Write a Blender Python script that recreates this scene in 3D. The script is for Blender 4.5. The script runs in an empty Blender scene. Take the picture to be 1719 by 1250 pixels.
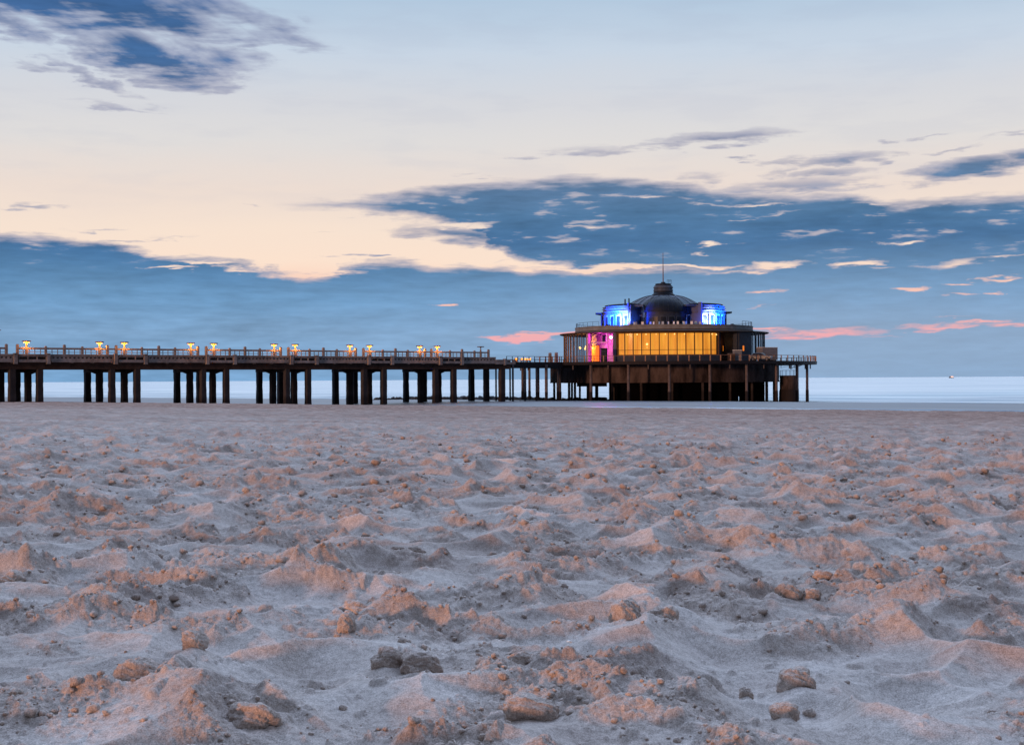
import bpy, bmesh, math, random
import numpy as np
from math import sin, cos, radians as R, pi, atan, atan2, hypot, tan

random.seed(7)
scene = bpy.context.scene
C = scene.collection
F = 2388.0                       # focal length in photo pixels (50 mm lens on 36 mm)
ROLL = R(0.34)
PITCH = atan(11.4 / F)

# ------------------------------------------------------------------ camera
cam_d = bpy.data.cameras.new('camera')
cam = bpy.data.objects.new('camera', cam_d)
C.objects.link(cam)
cam_d.sensor_width = 36
cam_d.lens = 50.0
cam_d.clip_start = 0.1
cam_d.clip_end = 60000
from mathutils import Matrix, Vector
M = Matrix.Rotation(R(90) + PITCH, 4, 'X') @ Matrix.Rotation(-ROLL, 4, 'Z')
cam.matrix_world = M
scene.camera = cam


def hor(px):
    return 641.5 - 0.00593 * px


def ray(px, py):
    a = (px - 859.5) / F
    e = (hor(px) - py) / F
    return a, e


def at(px, py, Y):
    a, e = ray(px, py)
    return Vector((a * Y, Y, e * Y))


# ------------------------------------------------------------------ materials
def srgb(r, g, b):
    f = lambda c: (c / 255 / 12.92) if c / 255 <= 0.04045 else ((c / 255 + 0.055) / 1.055) ** 2.4
    return (f(r), f(g), f(b), 1)


def lnk(nt, a, b):
    nt.links.new(a, b)


def mat(name, col, rough=0.8, var=0.25, scale=2.0, bump=0.0, bscale=20.0, metal=0.0, col2=None, stretch=(1, 1, 1), spec=0.18, lo=.35, hi=.65):
    m = bpy.data.materials.new(name)
    m.use_nodes = True
    nt = m.node_tree
    p = nt.nodes['Principled BSDF']
    p.inputs['Roughness'].default_value = rough
    p.inputs['Metallic'].default_value = metal
    p.inputs['Specular IOR Level'].default_value = spec
    tc = nt.nodes.new('ShaderNodeTexCoord')
    mp = nt.nodes.new('ShaderNodeMapping')
    mp.inputs['Scale'].default_value = stretch
    lnk(nt, tc.outputs['Object'], mp.inputs['Vector'])
    n = nt.nodes.new('ShaderNodeTexNoise')
    n.inputs['Scale'].default_value = scale
    n.inputs['Detail'].default_value = 6
    n.inputs['Roughness'].default_value = .65
    lnk(nt, mp.outputs[0], n.inputs['Vector'])
    r = nt.nodes.new('ShaderNodeValToRGB')
    r.color_ramp.elements[0].position = lo
    r.color_ramp.elements[1].position = hi
    c = Vector(col[:3])
    if col2 is None:
        col2 = c * (1 - var)
        c = c * (1 + var * .6)
    r.color_ramp.elements[0].color = (*col2[:3], 1)
    r.color_ramp.elements[1].color = (*c, 1)
    lnk(nt, n.outputs['Fac'], r.inputs[0])
    lnk(nt, r.outputs[0], p.inputs['Base Color'])
    if bump:
        n2 = nt.nodes.new('ShaderNodeTexNoise')
        n2.inputs['Scale'].default_value = bscale
        n2.inputs['Detail'].default_value = 5
        lnk(nt, mp.outputs[0], n2.inputs['Vector'])
        b = nt.nodes.new('ShaderNodeBump')
        b.inputs['Strength'].default_value = 1.0
        b.inputs['Distance'].default_value = bump
        lnk(nt, n2.outputs['Fac'], b.inputs['Height'])
        lnk(nt, b.outputs[0], p.inputs['Normal'])
    return m


def emat(name, col, strength):
    m = bpy.data.materials.new(name)
    m.use_nodes = True
    p = m.node_tree.nodes['Principled BSDF']
    p.inputs['Base Color'].default_value = (*col[:3], 1)
    p.inputs['Emission Color'].default_value = (*col[:3], 1)
    p.inputs['Emission Strength'].default_value = strength
    return m


def glassmat(name, tint, alpha, rough=0.05):
    m = bpy.data.materials.new(name)
    m.use_nodes = True
    nt = m.node_tree
    p = nt.nodes['Principled BSDF']
    p.inputs['Base Color'].default_value = (*tint, 1)
    p.inputs['Roughness'].default_value = rough
    out = nt.nodes['Material Output']
    tr = nt.nodes.new('ShaderNodeBsdfTransparent')
    tr.inputs[0].default_value = (.96, .97, .98, 1)
    mx = nt.nodes.new('ShaderNodeMixShader')
    mx.inputs[0].default_value = alpha
    lnk(nt, tr.outputs[0], mx.inputs[1])
    lnk(nt, p.outputs[0], mx.inputs[2])
    lnk(nt, mx.outputs[0], out.inputs[0])
    return m


MT = {}
MT['conc'] = mat('pier_concrete', (.22, .20, .21), .9, .4, .9, .02, 6)
MT['rail'] = mat('rail_concrete', (.25, .205, .195), .9, .3, 2, .01, 10)
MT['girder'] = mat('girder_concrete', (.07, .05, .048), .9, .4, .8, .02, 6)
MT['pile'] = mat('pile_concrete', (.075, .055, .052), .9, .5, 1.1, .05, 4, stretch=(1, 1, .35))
MT['pile_dark'] = mat('dark_beam_concrete', (.02, .017, .02), .7, .4, 2, .05, 5)  # one dark tone for the cross beams and haunches
MT['dark'] = mat('shade_black_concrete', (.002, .002, .003), .95, .3, 1, .02, 4, spec=0)  # deep shade below the platform put into the base colour
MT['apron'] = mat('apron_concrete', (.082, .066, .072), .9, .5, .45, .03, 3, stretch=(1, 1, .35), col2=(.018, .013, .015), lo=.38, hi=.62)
MT['column'] = mat('column_concrete', (.115, .098, .108), .9, .35, 1, .02, 5)
MT['steel'] = mat('dark_painted_steel', (.014, .013, .018), .6, .3, 3)
MT['postmat'] = mat('orange_lit_post', (.34, .19, .12), .7, .3, 3)  # orange light on the posts painted into their colour
MT['rust'] = mat('rust_steel', (.16, .085, .06), .7, .4, 3)
MT['band'] = mat('grey_plaster', (.165, .17, .185), .85, .25, .7, .01, 8)
MT['plaster'] = mat('pale_plaster', (.09, .10, .13), .8, .15, .8, .01, 8)
MT['wall'] = mat('dark_facade', (.026, .036, .06), .6, .3, 1)
MT['warmwall'] = mat('brown_facade', (.05, .028, .02), .7, .3, 1)
MT['roof'] = mat('dome_sheet_metal', (.006, .012, .026), .6, .35, 1.5, .01, 8)
MT['roof2'] = mat('main_dome_sheet_metal', (.055, .075, .115), .6, .3, 1.5, .01, 8)
MT['rib'] = mat('dome_rib_metal', (.02, .026, .038), .6, .3, 3)
MT['soffit'] = mat('soffit', (.05, .035, .03), .8, .3, 1)
MT['glass'] = glassmat('window_glass', (.03, .04, .05), .10)
MT['glassdark'] = mat('dark_window_glass', (.008, .012, .022), .4, .2, 1, spec=.2)
MT['mullion'] = mat('mullion', (.10, .055, .03), .6, .2, 3)
MT['white'] = mat('white_paint', (.62, .62, .62), .6, .1, 3)
MT['boxgrey'] = mat('container_paint', (.13, .14, .17), .6, .15, 2, .005, 12)
MT['carbody'] = mat('car_paint', (.035, .045, .07), .3, .1, 2, spec=.6)
MT['tyre'] = mat('tyre_rubber', (.015, .015, .015), .9, .2, 5)
MT['rock'] = mat('groyne_rock', (.035, .036, .042), .85, .5, 2, .08, 3)
MT['lampglow'] = emat('lamp_glass_lit', (1, .36, .04), 1.15)
MT['bulb'] = emat('bulb_lit', (1, .52, .16), 3)
MT['whitebulb'] = emat('white_bulb_lit', (1, .92, .8), 6)
MT['cap'] = mat('lamp_cap_concrete', (.10, .065, .05), .9, .3, 3)
MT['pinkwall'] = mat('entrance_plaster', (.36, .3, .33), .8, .25, .8)
MT['flood'] = emat('floodlight_lens_lit', (.35, .55, 1), 8)


def curtain_mat():
    m = bpy.data.materials.new('backlit_curtain')
    m.use_nodes = True
    nt = m.node_tree
    p = nt.nodes['Principled BSDF']
    p.inputs['Base Color'].default_value = (.3, .13, .03, 1)
    tc = nt.nodes.new('ShaderNodeTexCoord')
    mp = nt.nodes.new('ShaderNodeMapping')
    mp.inputs['Scale'].default_value = (1, 1, .12)
    lnk(nt, tc.outputs['Object'], mp.inputs[0])
    n = nt.nodes.new('ShaderNodeTexNoise')
    n.inputs['Scale'].default_value = 1.3
    n.inputs['Detail'].default_value = 4
    lnk(nt, mp.outputs[0], n.inputs['Vector'])
    r = nt.nodes.new('ShaderNodeValToRGB')
    r.color_ramp.elements[0].position = .3
    r.color_ramp.elements[0].color = srgb(218, 128, 34)
    r.color_ramp.elements[1].position = .7
    r.color_ramp.elements[1].color = srgb(252, 172, 58)
    lnk(nt, n.outputs['Fac'], r.inputs[0])
    lnk(nt, r.outputs[0], p.inputs['Emission Color'])
    p.inputs['Emission Strength'].default_value = 1.12
    return m


MT['curtain'] = curtain_mat()
MT['warmglow'] = emat('warm_lit_interior', srgb(225, 120, 30), 1.)


# ------------------------------------------------------------------ mesh building
class MB:
    def __init__(s):
        s.v = []
        s.f = []

    def add(s, vs, fs):
        o = len(s.v)
        s.v += [tuple(v) for v in vs]
        s.f += [tuple(i + o for i in f) for f in fs]
        return s

    def box(s, x0, x1, y0, y1, z0, z1):
        vs = [(x, y, z) for z in (z0, z1) for y in (y0, y1) for x in (x0, x1)]
        return s.add(vs, [(0, 2, 3, 1), (4, 5, 7, 6), (0, 1, 5, 4), (2, 6, 7, 3), (0, 4, 6, 2), (1, 3, 7, 5)])

    def tube(s, a, b, r0, r1=None, n=8):
        r1 = r0 if r1 is None else r1
        a = Vector(a)
        b = Vector(b)
        d = (b - a).normalized()
        u = d.orthogonal().normalized()
        w = d.cross(u)
        vs = []
        for p, r in ((a, r0), (b, r1)):
            for i in range(n):
                t = 2 * pi * i / n
                vs.append(p + u * (r * cos(t)) + w * (r * sin(t)))
        fs = [(i, (i + 1) % n, n + (i + 1) % n, n + i) for i in range(n)]
        fs += [tuple(range(n - 1, -1, -1)), tuple(range(n, 2 * n))]
        return s.add(vs, fs)

    def ring(s, r0, r1, z0, z1, p0, p1, n=None):
        """curved block; phi 0 faces the beach, + to the right; degrees"""
        full = abs(p1 - p0) >= 359.9
        n = n or max(1, int(abs(p1 - p0) / 3))
        vs = []
        k = n if full else n + 1
        for i in range(k):
            t = R(p0 + (p1 - p0) * i / n)
            for (r, z) in ((r0, z0), (r1, z0), (r1, z1), (r0, z1)):
                vs.append((r * sin(t), -r * cos(t), z))
        fs = []
        for i in range(n):
            a = 4 * i
            b = 4 * ((i + 1) % k)
            for j in range(4):
                fs.append((a + j, b + j, b + (j + 1) % 4, a + (j + 1) % 4))
        if not full:
            fs += [(0, 1, 2, 3), (4 * n + 3, 4 * n + 2, 4 * n + 1, 4 * n)]
        return s.add(vs, fs)

    def lathe(s, prof, cx=0, cy=0, p0=0, p1=360, n=48):
        full = abs(p1 - p0) >= 359.9
        k = n if full else n + 1
        vs = []
        m = len(prof)
        for i in range(k):
            t = R(p0 + (p1 - p0) * i / n)
            for r, z in prof:
                vs.append((cx + r * sin(t), cy - r * cos(t), z))
        fs = []
        for i in range(n):
            a = m * i
            b = m * ((i + 1) % k)
            for j in range(m - 1):
                fs.append((a + j, b + j, b + j + 1, a + j + 1))
        return s.add(vs, fs)

    def build(s, name, m, parent=None, smooth=False, loc=(0, 0, 0), rz=0):
        me = bpy.data.meshes.new(name)
        me.from_pydata(s.v, [], s.f)
        bm = bmesh.new()
        bm.from_mesh(me)
        bmesh.ops.remove_doubles(bm, verts=bm.verts, dist=1e-5)
        bmesh.ops.recalc_face_normals(bm, faces=bm.faces)
        bm.to_mesh(me)
        bm.free()
        me.materials.append(m)
        if smooth:
            me.polygons.foreach_set('use_smooth', [True] * len(me.polygons))
        o = bpy.data.objects.new(name, me)
        C.objects.link(o)
        o.location = loc
        o.rotation_euler = (0, 0, rz)
        if parent is not None:
            o.parent = parent
        return o


def tag(o, label, cat=None, group=None, kind=None):
    o['label'] = label
    if cat:
        o['category'] = cat
    if group:
        o['group'] = group
    if kind:
        o['kind'] = kind
    return o


def thing(name, label, cat, loc=(0, 0, 0), rz=0, group=None):
    o = bpy.data.objects.new(name, None)
    C.objects.link(o)
    o.location = loc
    o.rotation_euler = (0, 0, rz)
    o.empty_display_size = .2
    return tag(o, label, cat, group)


def copy_tree(o, parent=None):
    c = o.copy()
    C.objects.link(c)
    if parent is not None:
        c.parent = parent
    for ch in list(o.children):
        copy_tree(ch, c)
    return c


def spot(loc, target, col, power, size=70, blend=.8):
    d = bpy.data.lights.new('floodlight_beam', 'SPOT')
    d.color = col
    d.energy = power
    d.spot_size = R(size)
    d.spot_blend = blend
    d.shadow_soft_size = .2
    o = bpy.data.objects.new('floodlight_beam', d)
    C.objects.link(o)
    o.location = loc
    o.rotation_euler = (Vector(loc) - Vector(target)).to_track_quat('Z', 'Y').to_euler()
    return o


def plight(loc, col, power, radius=.2, parent=None, kind='POINT'):
    d = bpy.data.lights.new('lamp_light', kind)
    d.color = col
    d.energy = power
    d.shadow_soft_size = radius
    o = bpy.data.objects.new('lamp_light', d)
    C.objects.link(o)
    o.location = loc
    if parent is not None:
        o.parent = parent
    return o


# ------------------------------------------------------------------ noise
rng = np.random.RandomState(11)
PERM = rng.permutation(4096)
PERM = np.concatenate([PERM, PERM])
GA = rng.rand(4096) * 2 * np.pi
GX, GY = np.cos(GA).astype(np.float32), np.sin(GA).astype(np.float32)
RV = [rng.rand(4096).astype(np.float32) for _ in range(4)]


def hsh(ix, iy, seed):
    return PERM[(PERM[(ix + seed * 57) & 4095] + iy) & 4095]


def perlin(x, y, seed=0):
    ix = np.floor(x).astype(np.int64)
    iy = np.floor(y).astype(np.int64)
    fx = (x - ix).astype(np.float32)
    fy = (y - iy).astype(np.float32)
    u = fx * fx * fx * (fx * (fx * 6 - 15) + 10)
    v = fy * fy * fy * (fy * (fy * 6 - 15) + 10)

    def g(dx, dy):
        h = hsh(ix + dx, iy + dy, seed)
        return GX[h] * (fx - dx) + GY[h] * (fy - dy)
    a = g(0, 0) * (1 - u) + g(1, 0) * u
    b = g(0, 1) * (1 - u) + g(1, 1) * u
    return (a * (1 - v) + b * v) * 1.5


def fbm(x, y, seed, o=4, g=.5):
    t = 0
    a = 1.
    for i in range(o):
        t = t + a * perlin(x * 2 ** i, y * 2 ** i, seed + i)
        a *= g
    return t


def worley(x, y, seed, jit=.9):
    """F1, F2, cell random"""
    ix = np.floor(x).astype(np.int64)
    iy = np.floor(y).astype(np.int64)
    f1 = np.full(x.shape, 9., np.float32)
    f2 = np.full(x.shape, 9., np.float32)
    cr = np.zeros(x.shape, np.float32)
    for dx in (-1, 0, 1):
        for dy in (-1, 0, 1):
            h = hsh(ix + dx, iy + dy, seed)
            cx = ix + dx + .5 + (RV[0][h] - .5) * jit
            cy = iy + dy + .5 + (RV[1][h] - .5) * jit
            d = np.hypot(x - cx, y - cy).astype(np.float32)
            new = d < f1
            f2 = np.where(new, f1, np.minimum(f2, d))
            f1 = np.where(new, d, f1)
            cr = np.where(new, RV[2][h], cr)
    return f1, f2, cr


def domes(x, y, cell, seed, prob):
    """rounded lumps: height (m) of hemisphere-like bumps"""
    f = 1 / cell
    ix = np.floor(x * f).astype(np.int64)
    iy = np.floor(y * f).astype(np.int64)
    out = np.zeros(x.shape, np.float32)
    for dx in (-1, 0, 1):
        for dy in (-1, 0, 1):
            h = hsh(ix + dx, iy + dy, seed)
            cx = ix + dx + .5 + (RV[0][h] - .5) * .8
            cy = iy + dy + .5 + (RV[1][h] - .5) * .8
            rr = (.16 + .36 * RV[2][h] ** 2)
            d2 = ((x * f - cx) ** 2 + (y * f - cy) ** 2).astype(np.float32)
            b = np.sqrt(np.maximum(0, rr * rr - d2)) * (RV[3][h] < prob)
            out = np.maximum(out, b)
    return out * cell


def sstep(a, b, x):
    t = np.clip((x - a) / (b - a), 0, 1)
    return t * t * (3 - 2 * t)


PV = [-400, -60, 0, 60, 124, 150, 158, 165, 172, 190, 215, 236, 250, 290, 420, 3000]
PZ = [0.6, -.75, -1.1, -1.9, -3.12, -3.9, -4.03, -4.16, -4.16, -4.0, -4.12, -4.55, -4.95, -5.8, -8, -30]
NX, NY = .645, .764


def base_z(x, y):
    v = NX * x + NY * y
    return np.interp(v, PV, PZ)


def gpt(px, py, off=0.):
    """ground point seen at a photo pixel"""
    a, e = ray(px, py)
    lo, hi = 1., 400.
    for i in range(60):
        m = (lo + hi) / 2
        if e * m < base_z(a * m, m) + off:
            hi = m
        else:
            lo = m
    return a * lo, lo


# hand placed mounds / hollows: px, py, radius m, height m, crumbly
MOUNDS = []
for px, py, r, h, c in [(870, 1135, .34, .085, 1.), (620, 1050, .42, .075, .9), (1060, 1070, .42, .09, .6), (1475, 1050, .42, .085, .9),
                        (1150, 1205, .34, .07, 1.), (1600, 990, .55, .10, 1.), (260, 1155, .34, .075, .7), (60, 1200, .26, .05, 1.), (420, 1215, .3, .06, .6),
                        (1190, 1105, .5, -.07, -1), (560, 1120, .42, -.06, -1), (110, 1110, .5, -.07, -1), (1500, 1130, .6, -.06, -1), (880, 1010, .6, .06, .4),
                        (400, 960, .6, .07, .8), (1000, 1090, .3, -.05, -1), (1430, 1180, .4, -.04, -1), (250, 1010, .6, .05, .5),
                        (690, 930, .8, .08, .2), (1330, 930, .8, .08, .4), (560, 860, 1., .09, .8), (1150, 870, 1., .08, .6), (100, 870, 1., .08, .9), (1560, 850, 1.2, .1, .8)]:
    x, y = gpt(px, py)
    MOUNDS.append((x, y, r, h, c))


CL = [(1050, 1038, 46, 52, 'tall upright sand clod, the highest in the foreground, orange on its left face'),
      (648, 1105, 46, 34, 'rounded sand clod left of the crumbly mound, orange on its left side'),
      (703, 1112, 62, 36, 'wide low sand clod between the rounded orange clod and the crumbly mound'),
      (232, 1136, 62, 46, 'large domed sand clod near the left edge of the foreground'),
      (286, 1128, 34, 26, 'small orange sand clod touching the right of the large domed clod at the left'),
      (325, 1074, 36, 28, 'single round sand clod lying in the smooth hollow at the left'),
      (579, 1052, 25, 32, 'pointed orange sand clod below the rough mound left of centre'),
      (592, 1028, 44, 26, 'orange sand clod crowning the rough mound left of centre'),
      (425, 1208, 76, 42, 'broad grey sand clod at the bottom edge, left of centre'),
      (886, 1192, 72, 38, 'long flat grey sand clod at the bottom edge, centre'),
      (1332, 1137, 52, 34, 'smooth grey sand clod resting right of centre near the bottom'),
      (1312, 1190, 42, 28, 'angular dark sand clod low on the slope right of centre'),
      (1322, 996, 34, 26, 'left one of the pair of orange sand clods right of centre'),
      (1356, 996, 32, 20, 'right one of the pair of orange sand clods right of centre'),
      (1378, 978, 30, 20, 'orange sand clod just above the pair of clods right of centre'),
      (15, 978, 42, 30, 'orange sand clod cut by the left edge of the picture'),
      (870, 1116, 36, 30, 'orange sand clod on top of the crumbly mound'),
      (1110, 1038, 42, 28, 'broken orange sand clod just right of the tall upright clod'),
      (695, 926, 26, 16, 'small orange sand clod on a smooth crest in the middle distance'),
      (1248, 1162, 20, 18, 'tiny orange sand clod perched on a thin crust right of centre')]
PADS = []
for (px_, py_, w_, h_, lab_) in CL:
    gx, gy = gpt(px_, py_ + h_ * .3)
    PADS.append((gx, gy, w_ / F * hypot(gx, gy) / 2, .012 if py_ > 900 else .03))


def ground_z(x, y, fine=True):
    x = np.asarray(x, np.float64)
    y = np.asarray(y, np.float64)
    v = NX * x + NY * y
    w = -NY * x + NX * y
    D = np.hypot(x, y)
    z = base_z(x, y)
    rough = 1 - sstep(22, 75, D)              # trampled zone fades into flatter beach
    wet = sstep(146, 158, v)
    amp = .22 + .78 * rough
    amp = amp * (1 - .93 * wet)
    # runnel deeper to the right
    tr = np.exp(-((v - 168) / 8.) ** 2) * sstep(190, 90, w)
    z = z - .16 * tr + .03 * perlin(x / 9, y / 9, 3) * (wet + .3)
    # long swells of sand
    wx = x + .20 * perlin(x / .8, y / .8, 21) + .05 * perlin(x / .22, y / .22, 22)
    wy = y + .20 * perlin(x / .8 + 7, y / .8, 23) + .05 * perlin(x / .22, y / .22 + 5, 24)
    z = z + amp * (.045 * perlin(x / 3.3, y / 2.6, 1) + .02 * perlin(x / 1.2, y / 1., 2))
    # far flats: low long ridges
    z = z + (1 - rough) * (1 - .9 * wet) * (.06 * fbm(x / 7, y / 7, 31, 3) + .035 * fbm(x / 1.6, y / 1.6, 36, 3))
    f1, f2, cr = worley(wx / .56, wy / .44, 5)
    z = z + amp * (.20 * (np.minimum(f1, .9) ** 1.7) * (.8 + .7 * perlin(x / .8, y / .8, 61)) - .07)
    g1, g2, cr2 = worley(wx / .27 + 3, wy / .21, 6)
    mask = sstep(-.12, .3, fbm(x / .75, y / .75, 12, 3))      # crumbly areas
    for (mx, my, r, h, c) in MOUNDS:
        d2 = ((x - mx) ** 2 + (y - my) ** 2) / (r * r)
        g = np.exp(-d2 * 1.2)
        z = z + (.62 if h > 0 else .8) * h * g
        mask = np.clip(mask + c * g * 1.1, 0, 1)
    z = z + amp * .07 * (g1 ** 1.5) * (.12 + .95 * mask)
    rg = 1 - 2 * np.abs(perlin(wx / .62, wy / .5, 81))
    z = z + amp * .026 * np.maximum(rg, -.2)
    rg2 = 1 - 2 * np.abs(perlin(wx / .23, wy / .2, 83))
    z = z + amp * .012 * np.maximum(rg2, -.3) * (.3 + mask)
    z = z + amp * mask * .022 * fbm(x / .19, y / .19, 40, 4, .6)
    pr = .15 + .75 * mask
    far = 1 - sstep(30, 60, D)
    jx = x + .012 * perlin(x / .035, y / .035, 71) + .02 * perlin(x / .09, y / .09, 73)
    jy = y + .012 * perlin(x / .035 + 9, y / .035, 72) + .02 * perlin(x / .09, y / .09 + 4, 74)
    z = z + amp * far * (.45 * domes(wx, wy, .15, 7, .02 + .12 * mask) + .65 * domes(jx, jy, .075, 8, .03 + .45 * mask) + .8 * domes(jx + 3, jy, .036, 9, .03 + .75 * mask))
    for (px_, py_, r_, lift) in PADS:
        g = np.exp(-(((x - px_) / (1.3 * r_)) ** 2 + ((y - py_ + .6 * r_) / (2.2 * r_)) ** 2))
        z = z * (1 - .85 * g) + .85 * g * (base_z(x, y) + lift)
    if fine:
        near = 1 - sstep(9, 22, D)
        z = z + near * (.75 * domes(x, y + 9, .018, 10, .04 + .8 * mask) * mask + .0035 * mask * fbm(x / .03, y / .03, 50, 3) + .0012 * perlin(x / .02, y / .02, 55))
    return z, mask


# ------------------------------------------------------------------ sand
def shore_coords(nt, pos, sw, sv):
    """coordinates along (w) and across (v) the tide line"""
    cbn = nt.nodes.new('ShaderNodeCombineXYZ')
    for i, (vec, sc) in enumerate((((-NY, NX, 0), sw), ((NX, NY, 0), sv))):
        dt = nt.nodes.new('ShaderNodeVectorMath')
        dt.operation = 'DOT_PRODUCT'
        nt.links.new(pos, dt.inputs[0])
        dt.inputs[1].default_value = vec
        mu = nt.nodes.new('ShaderNodeMath')
        mu.operation = 'MULTIPLY'
        nt.links.new(dt.outputs['Value'], mu.inputs[0])
        mu.inputs[1].default_value = sc
        nt.links.new(mu.outputs[0], cbn.inputs[i])
    return cbn


def sand_material(name='sand_surface', lump=False):
    m = bpy.data.materials.new(name)
    m.use_nodes = True
    nt = m.node_tree
    N = nt.nodes
    p = N['Principled BSDF']
    geo = N.new('ShaderNodeNewGeometry')

    def noise(scale, detail=4, vec=None, r=.6):
        n = N.new('ShaderNodeTexNoise')
        n.inputs['Scale'].default_value = scale
        n.inputs['Detail'].default_value = detail
        n.inputs['Roughness'].default_value = r
        lnk(nt, vec or geo.outputs['Position'], n.inputs['Vector'])
        return n.outputs['Fac']

    def math_(op, a, b=None, clamp=False):
        n = N.new('ShaderNodeMath')
        n.operation = op
        n.use_clamp = clamp
        for i, q in enumerate((a, b)):
            if q is None:
                continue
            if isinstance(q, (int, float)):
                n.inputs[i].default_value = q
            else:
                lnk(nt, q, n.inputs[i])
        return n.outputs[0]

    def ramp(fac, stops):
        r = N.new('ShaderNodeValToRGB')
        while len(r.color_ramp.elements) < len(stops):
            r.color_ramp.elements.new(.5)
        for e, (pos, col) in zip(r.color_ramp.elements, stops):
            e.position = pos
            e.color = col if len(col) == 4 else (*col, 1)
        lnk(nt, fac, r.inputs[0])
        return r.outputs[0]

    def mix(fac, a, b, mode='MIX'):
        n = N.new('ShaderNodeMix')
        n.data_type = 'RGBA'
        n.blend_type = mode
        for i, q in ((0, fac), (6, a), (7, b)):
            if isinstance(q, (int, float)):
                n.inputs[i].default_value = q
            elif isinstance(q, tuple):
                n.inputs[i].default_value = q
            else:
                lnk(nt, q, n.inputs[i])
        return n.outputs[2]
    base = ramp(noise(1.7, 6), [(.3, (.38, .30, .265)), (.5, (.48, .395, .35)), (.72, (.56, .475, .43))])
    # loose crumbs a little darker (damp sand)
    grain = ramp(noise(170, 2, r=.8), [(.30, (.58, .56, .56)), (.5, (.98, .98, .98)), (.72, (1.38, 1.38, 1.40))])
    grain2 = ramp(noise(34, 4, r=.75), [(.32, (.70, .69, .68)), (.55, (1.02, 1.02, 1.02)), (.7, (1.15, 1.15, 1.15))])
    col = mix(1.0, base, grain, 'MULTIPLY')
    col = mix(1.0, col, grain2, 'MULTIPLY')
    if lump:
        col = mix(1.0, col, (1.0, .95, .92, 1), 'MULTIPLY')
    else:
        att = N.new('ShaderNodeAttribute')
        att.attribute_name = 'crumb'
        col = mix(math_('MULTIPLY', att.outputs['Fac'], .55), col, mix(1.0, col, (.86, .79, .75, 1), 'MULTIPLY'))
    # wet part beyond the tide line
    vm = N.new('ShaderNodeVectorMath')
    vm.operation = 'DOT_PRODUCT'
    lnk(nt, geo.outputs['Position'], vm.inputs[0])
    vm.inputs[1].default_value = (NX, NY, 0)
    st = shore_coords(nt, geo.outputs['Position'], .02,  .12)
    n1 = noise(1.0, 5, st.outputs[0])
    vv = math_('ADD', vm.outputs['Value'], math_('MULTIPLY', math_('SUBTRACT', n1, .5), 14))
    mr = N.new('ShaderNodeMapRange')
    mr.inputs[1].default_value = 150
    mr.inputs[2].default_value = 158
    mr.interpolation_type = 'SMOOTHSTEP'
    lnk(nt, vv, mr.inputs[0])
    wet = mr.outputs[0]
    st2 = shore_coords(nt, geo.outputs['Position'], .03,  .3)
    n3 = noise(1.0, 5, st2.outputs[0])
    wcol = ramp(n3, [(.35, (.085, .085, .10)), (.65, (.17, .165, .175))])
    # mid distance warm / pale streaks: wind-laid sand bands
    band = ramp(noise(1.0, 5, st2.outputs[0]), [(.36, (.86, .80, .78)), (.5, (1, 1, 1)), (.66, (1.08, 1.10, 1.12))])
    col = mix(.8, col, mix(1.0, col, band, 'MULTIPLY'))
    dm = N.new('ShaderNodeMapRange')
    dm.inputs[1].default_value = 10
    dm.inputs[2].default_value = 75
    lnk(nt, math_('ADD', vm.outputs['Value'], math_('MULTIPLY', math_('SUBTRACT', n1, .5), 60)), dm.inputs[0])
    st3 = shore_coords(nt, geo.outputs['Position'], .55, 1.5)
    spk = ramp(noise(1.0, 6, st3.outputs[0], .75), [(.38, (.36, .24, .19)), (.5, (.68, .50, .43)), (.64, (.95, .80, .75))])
    col = mix(dm.outputs[0], col, mix(1.0, col, spk, 'MULTIPLY'))  # farther sand: damp speckle plus the low light's warm cast, painted in
    col = mix(wet, col, wcol)
    lnk(nt, col, p.inputs['Base Color'])
    rr = math_('SUBTRACT', .95, math_('MULTIPLY', wet, .5))
    lnk(nt, rr, p.inputs['Roughness'])
    p.inputs['Specular IOR Level'].default_value = .3
    # bump
    h = math_('ADD', math_('MULTIPLY', noise(120, 3, r=.7), .0019), math_('MULTIPLY', noise(22, 5, r=.65), .010))
    h = math_('ADD', h, math_('MULTIPLY', noise(3.2, 6, r=.7), .045))
    if not lump:
        h2 = math_('MULTIPLY', noise(.9, 4, r=.7), .16)
        h = math_('ADD', math_('MULTIPLY', h, math_('ADD', .30, math_('MULTIPLY', att.outputs['Fac'], .85))), math_('MULTIPLY', h2, dm.outputs[0]))
    h = math_('MULTIPLY', h, math_('SUBTRACT', 1, math_('MULTIPLY', wet, .93)))
    b = N.new('ShaderNodeBump')
    b.inputs['Distance'].default_value = 1
    b.inputs['Strength'].default_value = .9
    lnk(nt, h, b.inputs['Height'])
    lnk(nt, b.outputs[0], p.inputs['Normal'])
    return m


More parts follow.
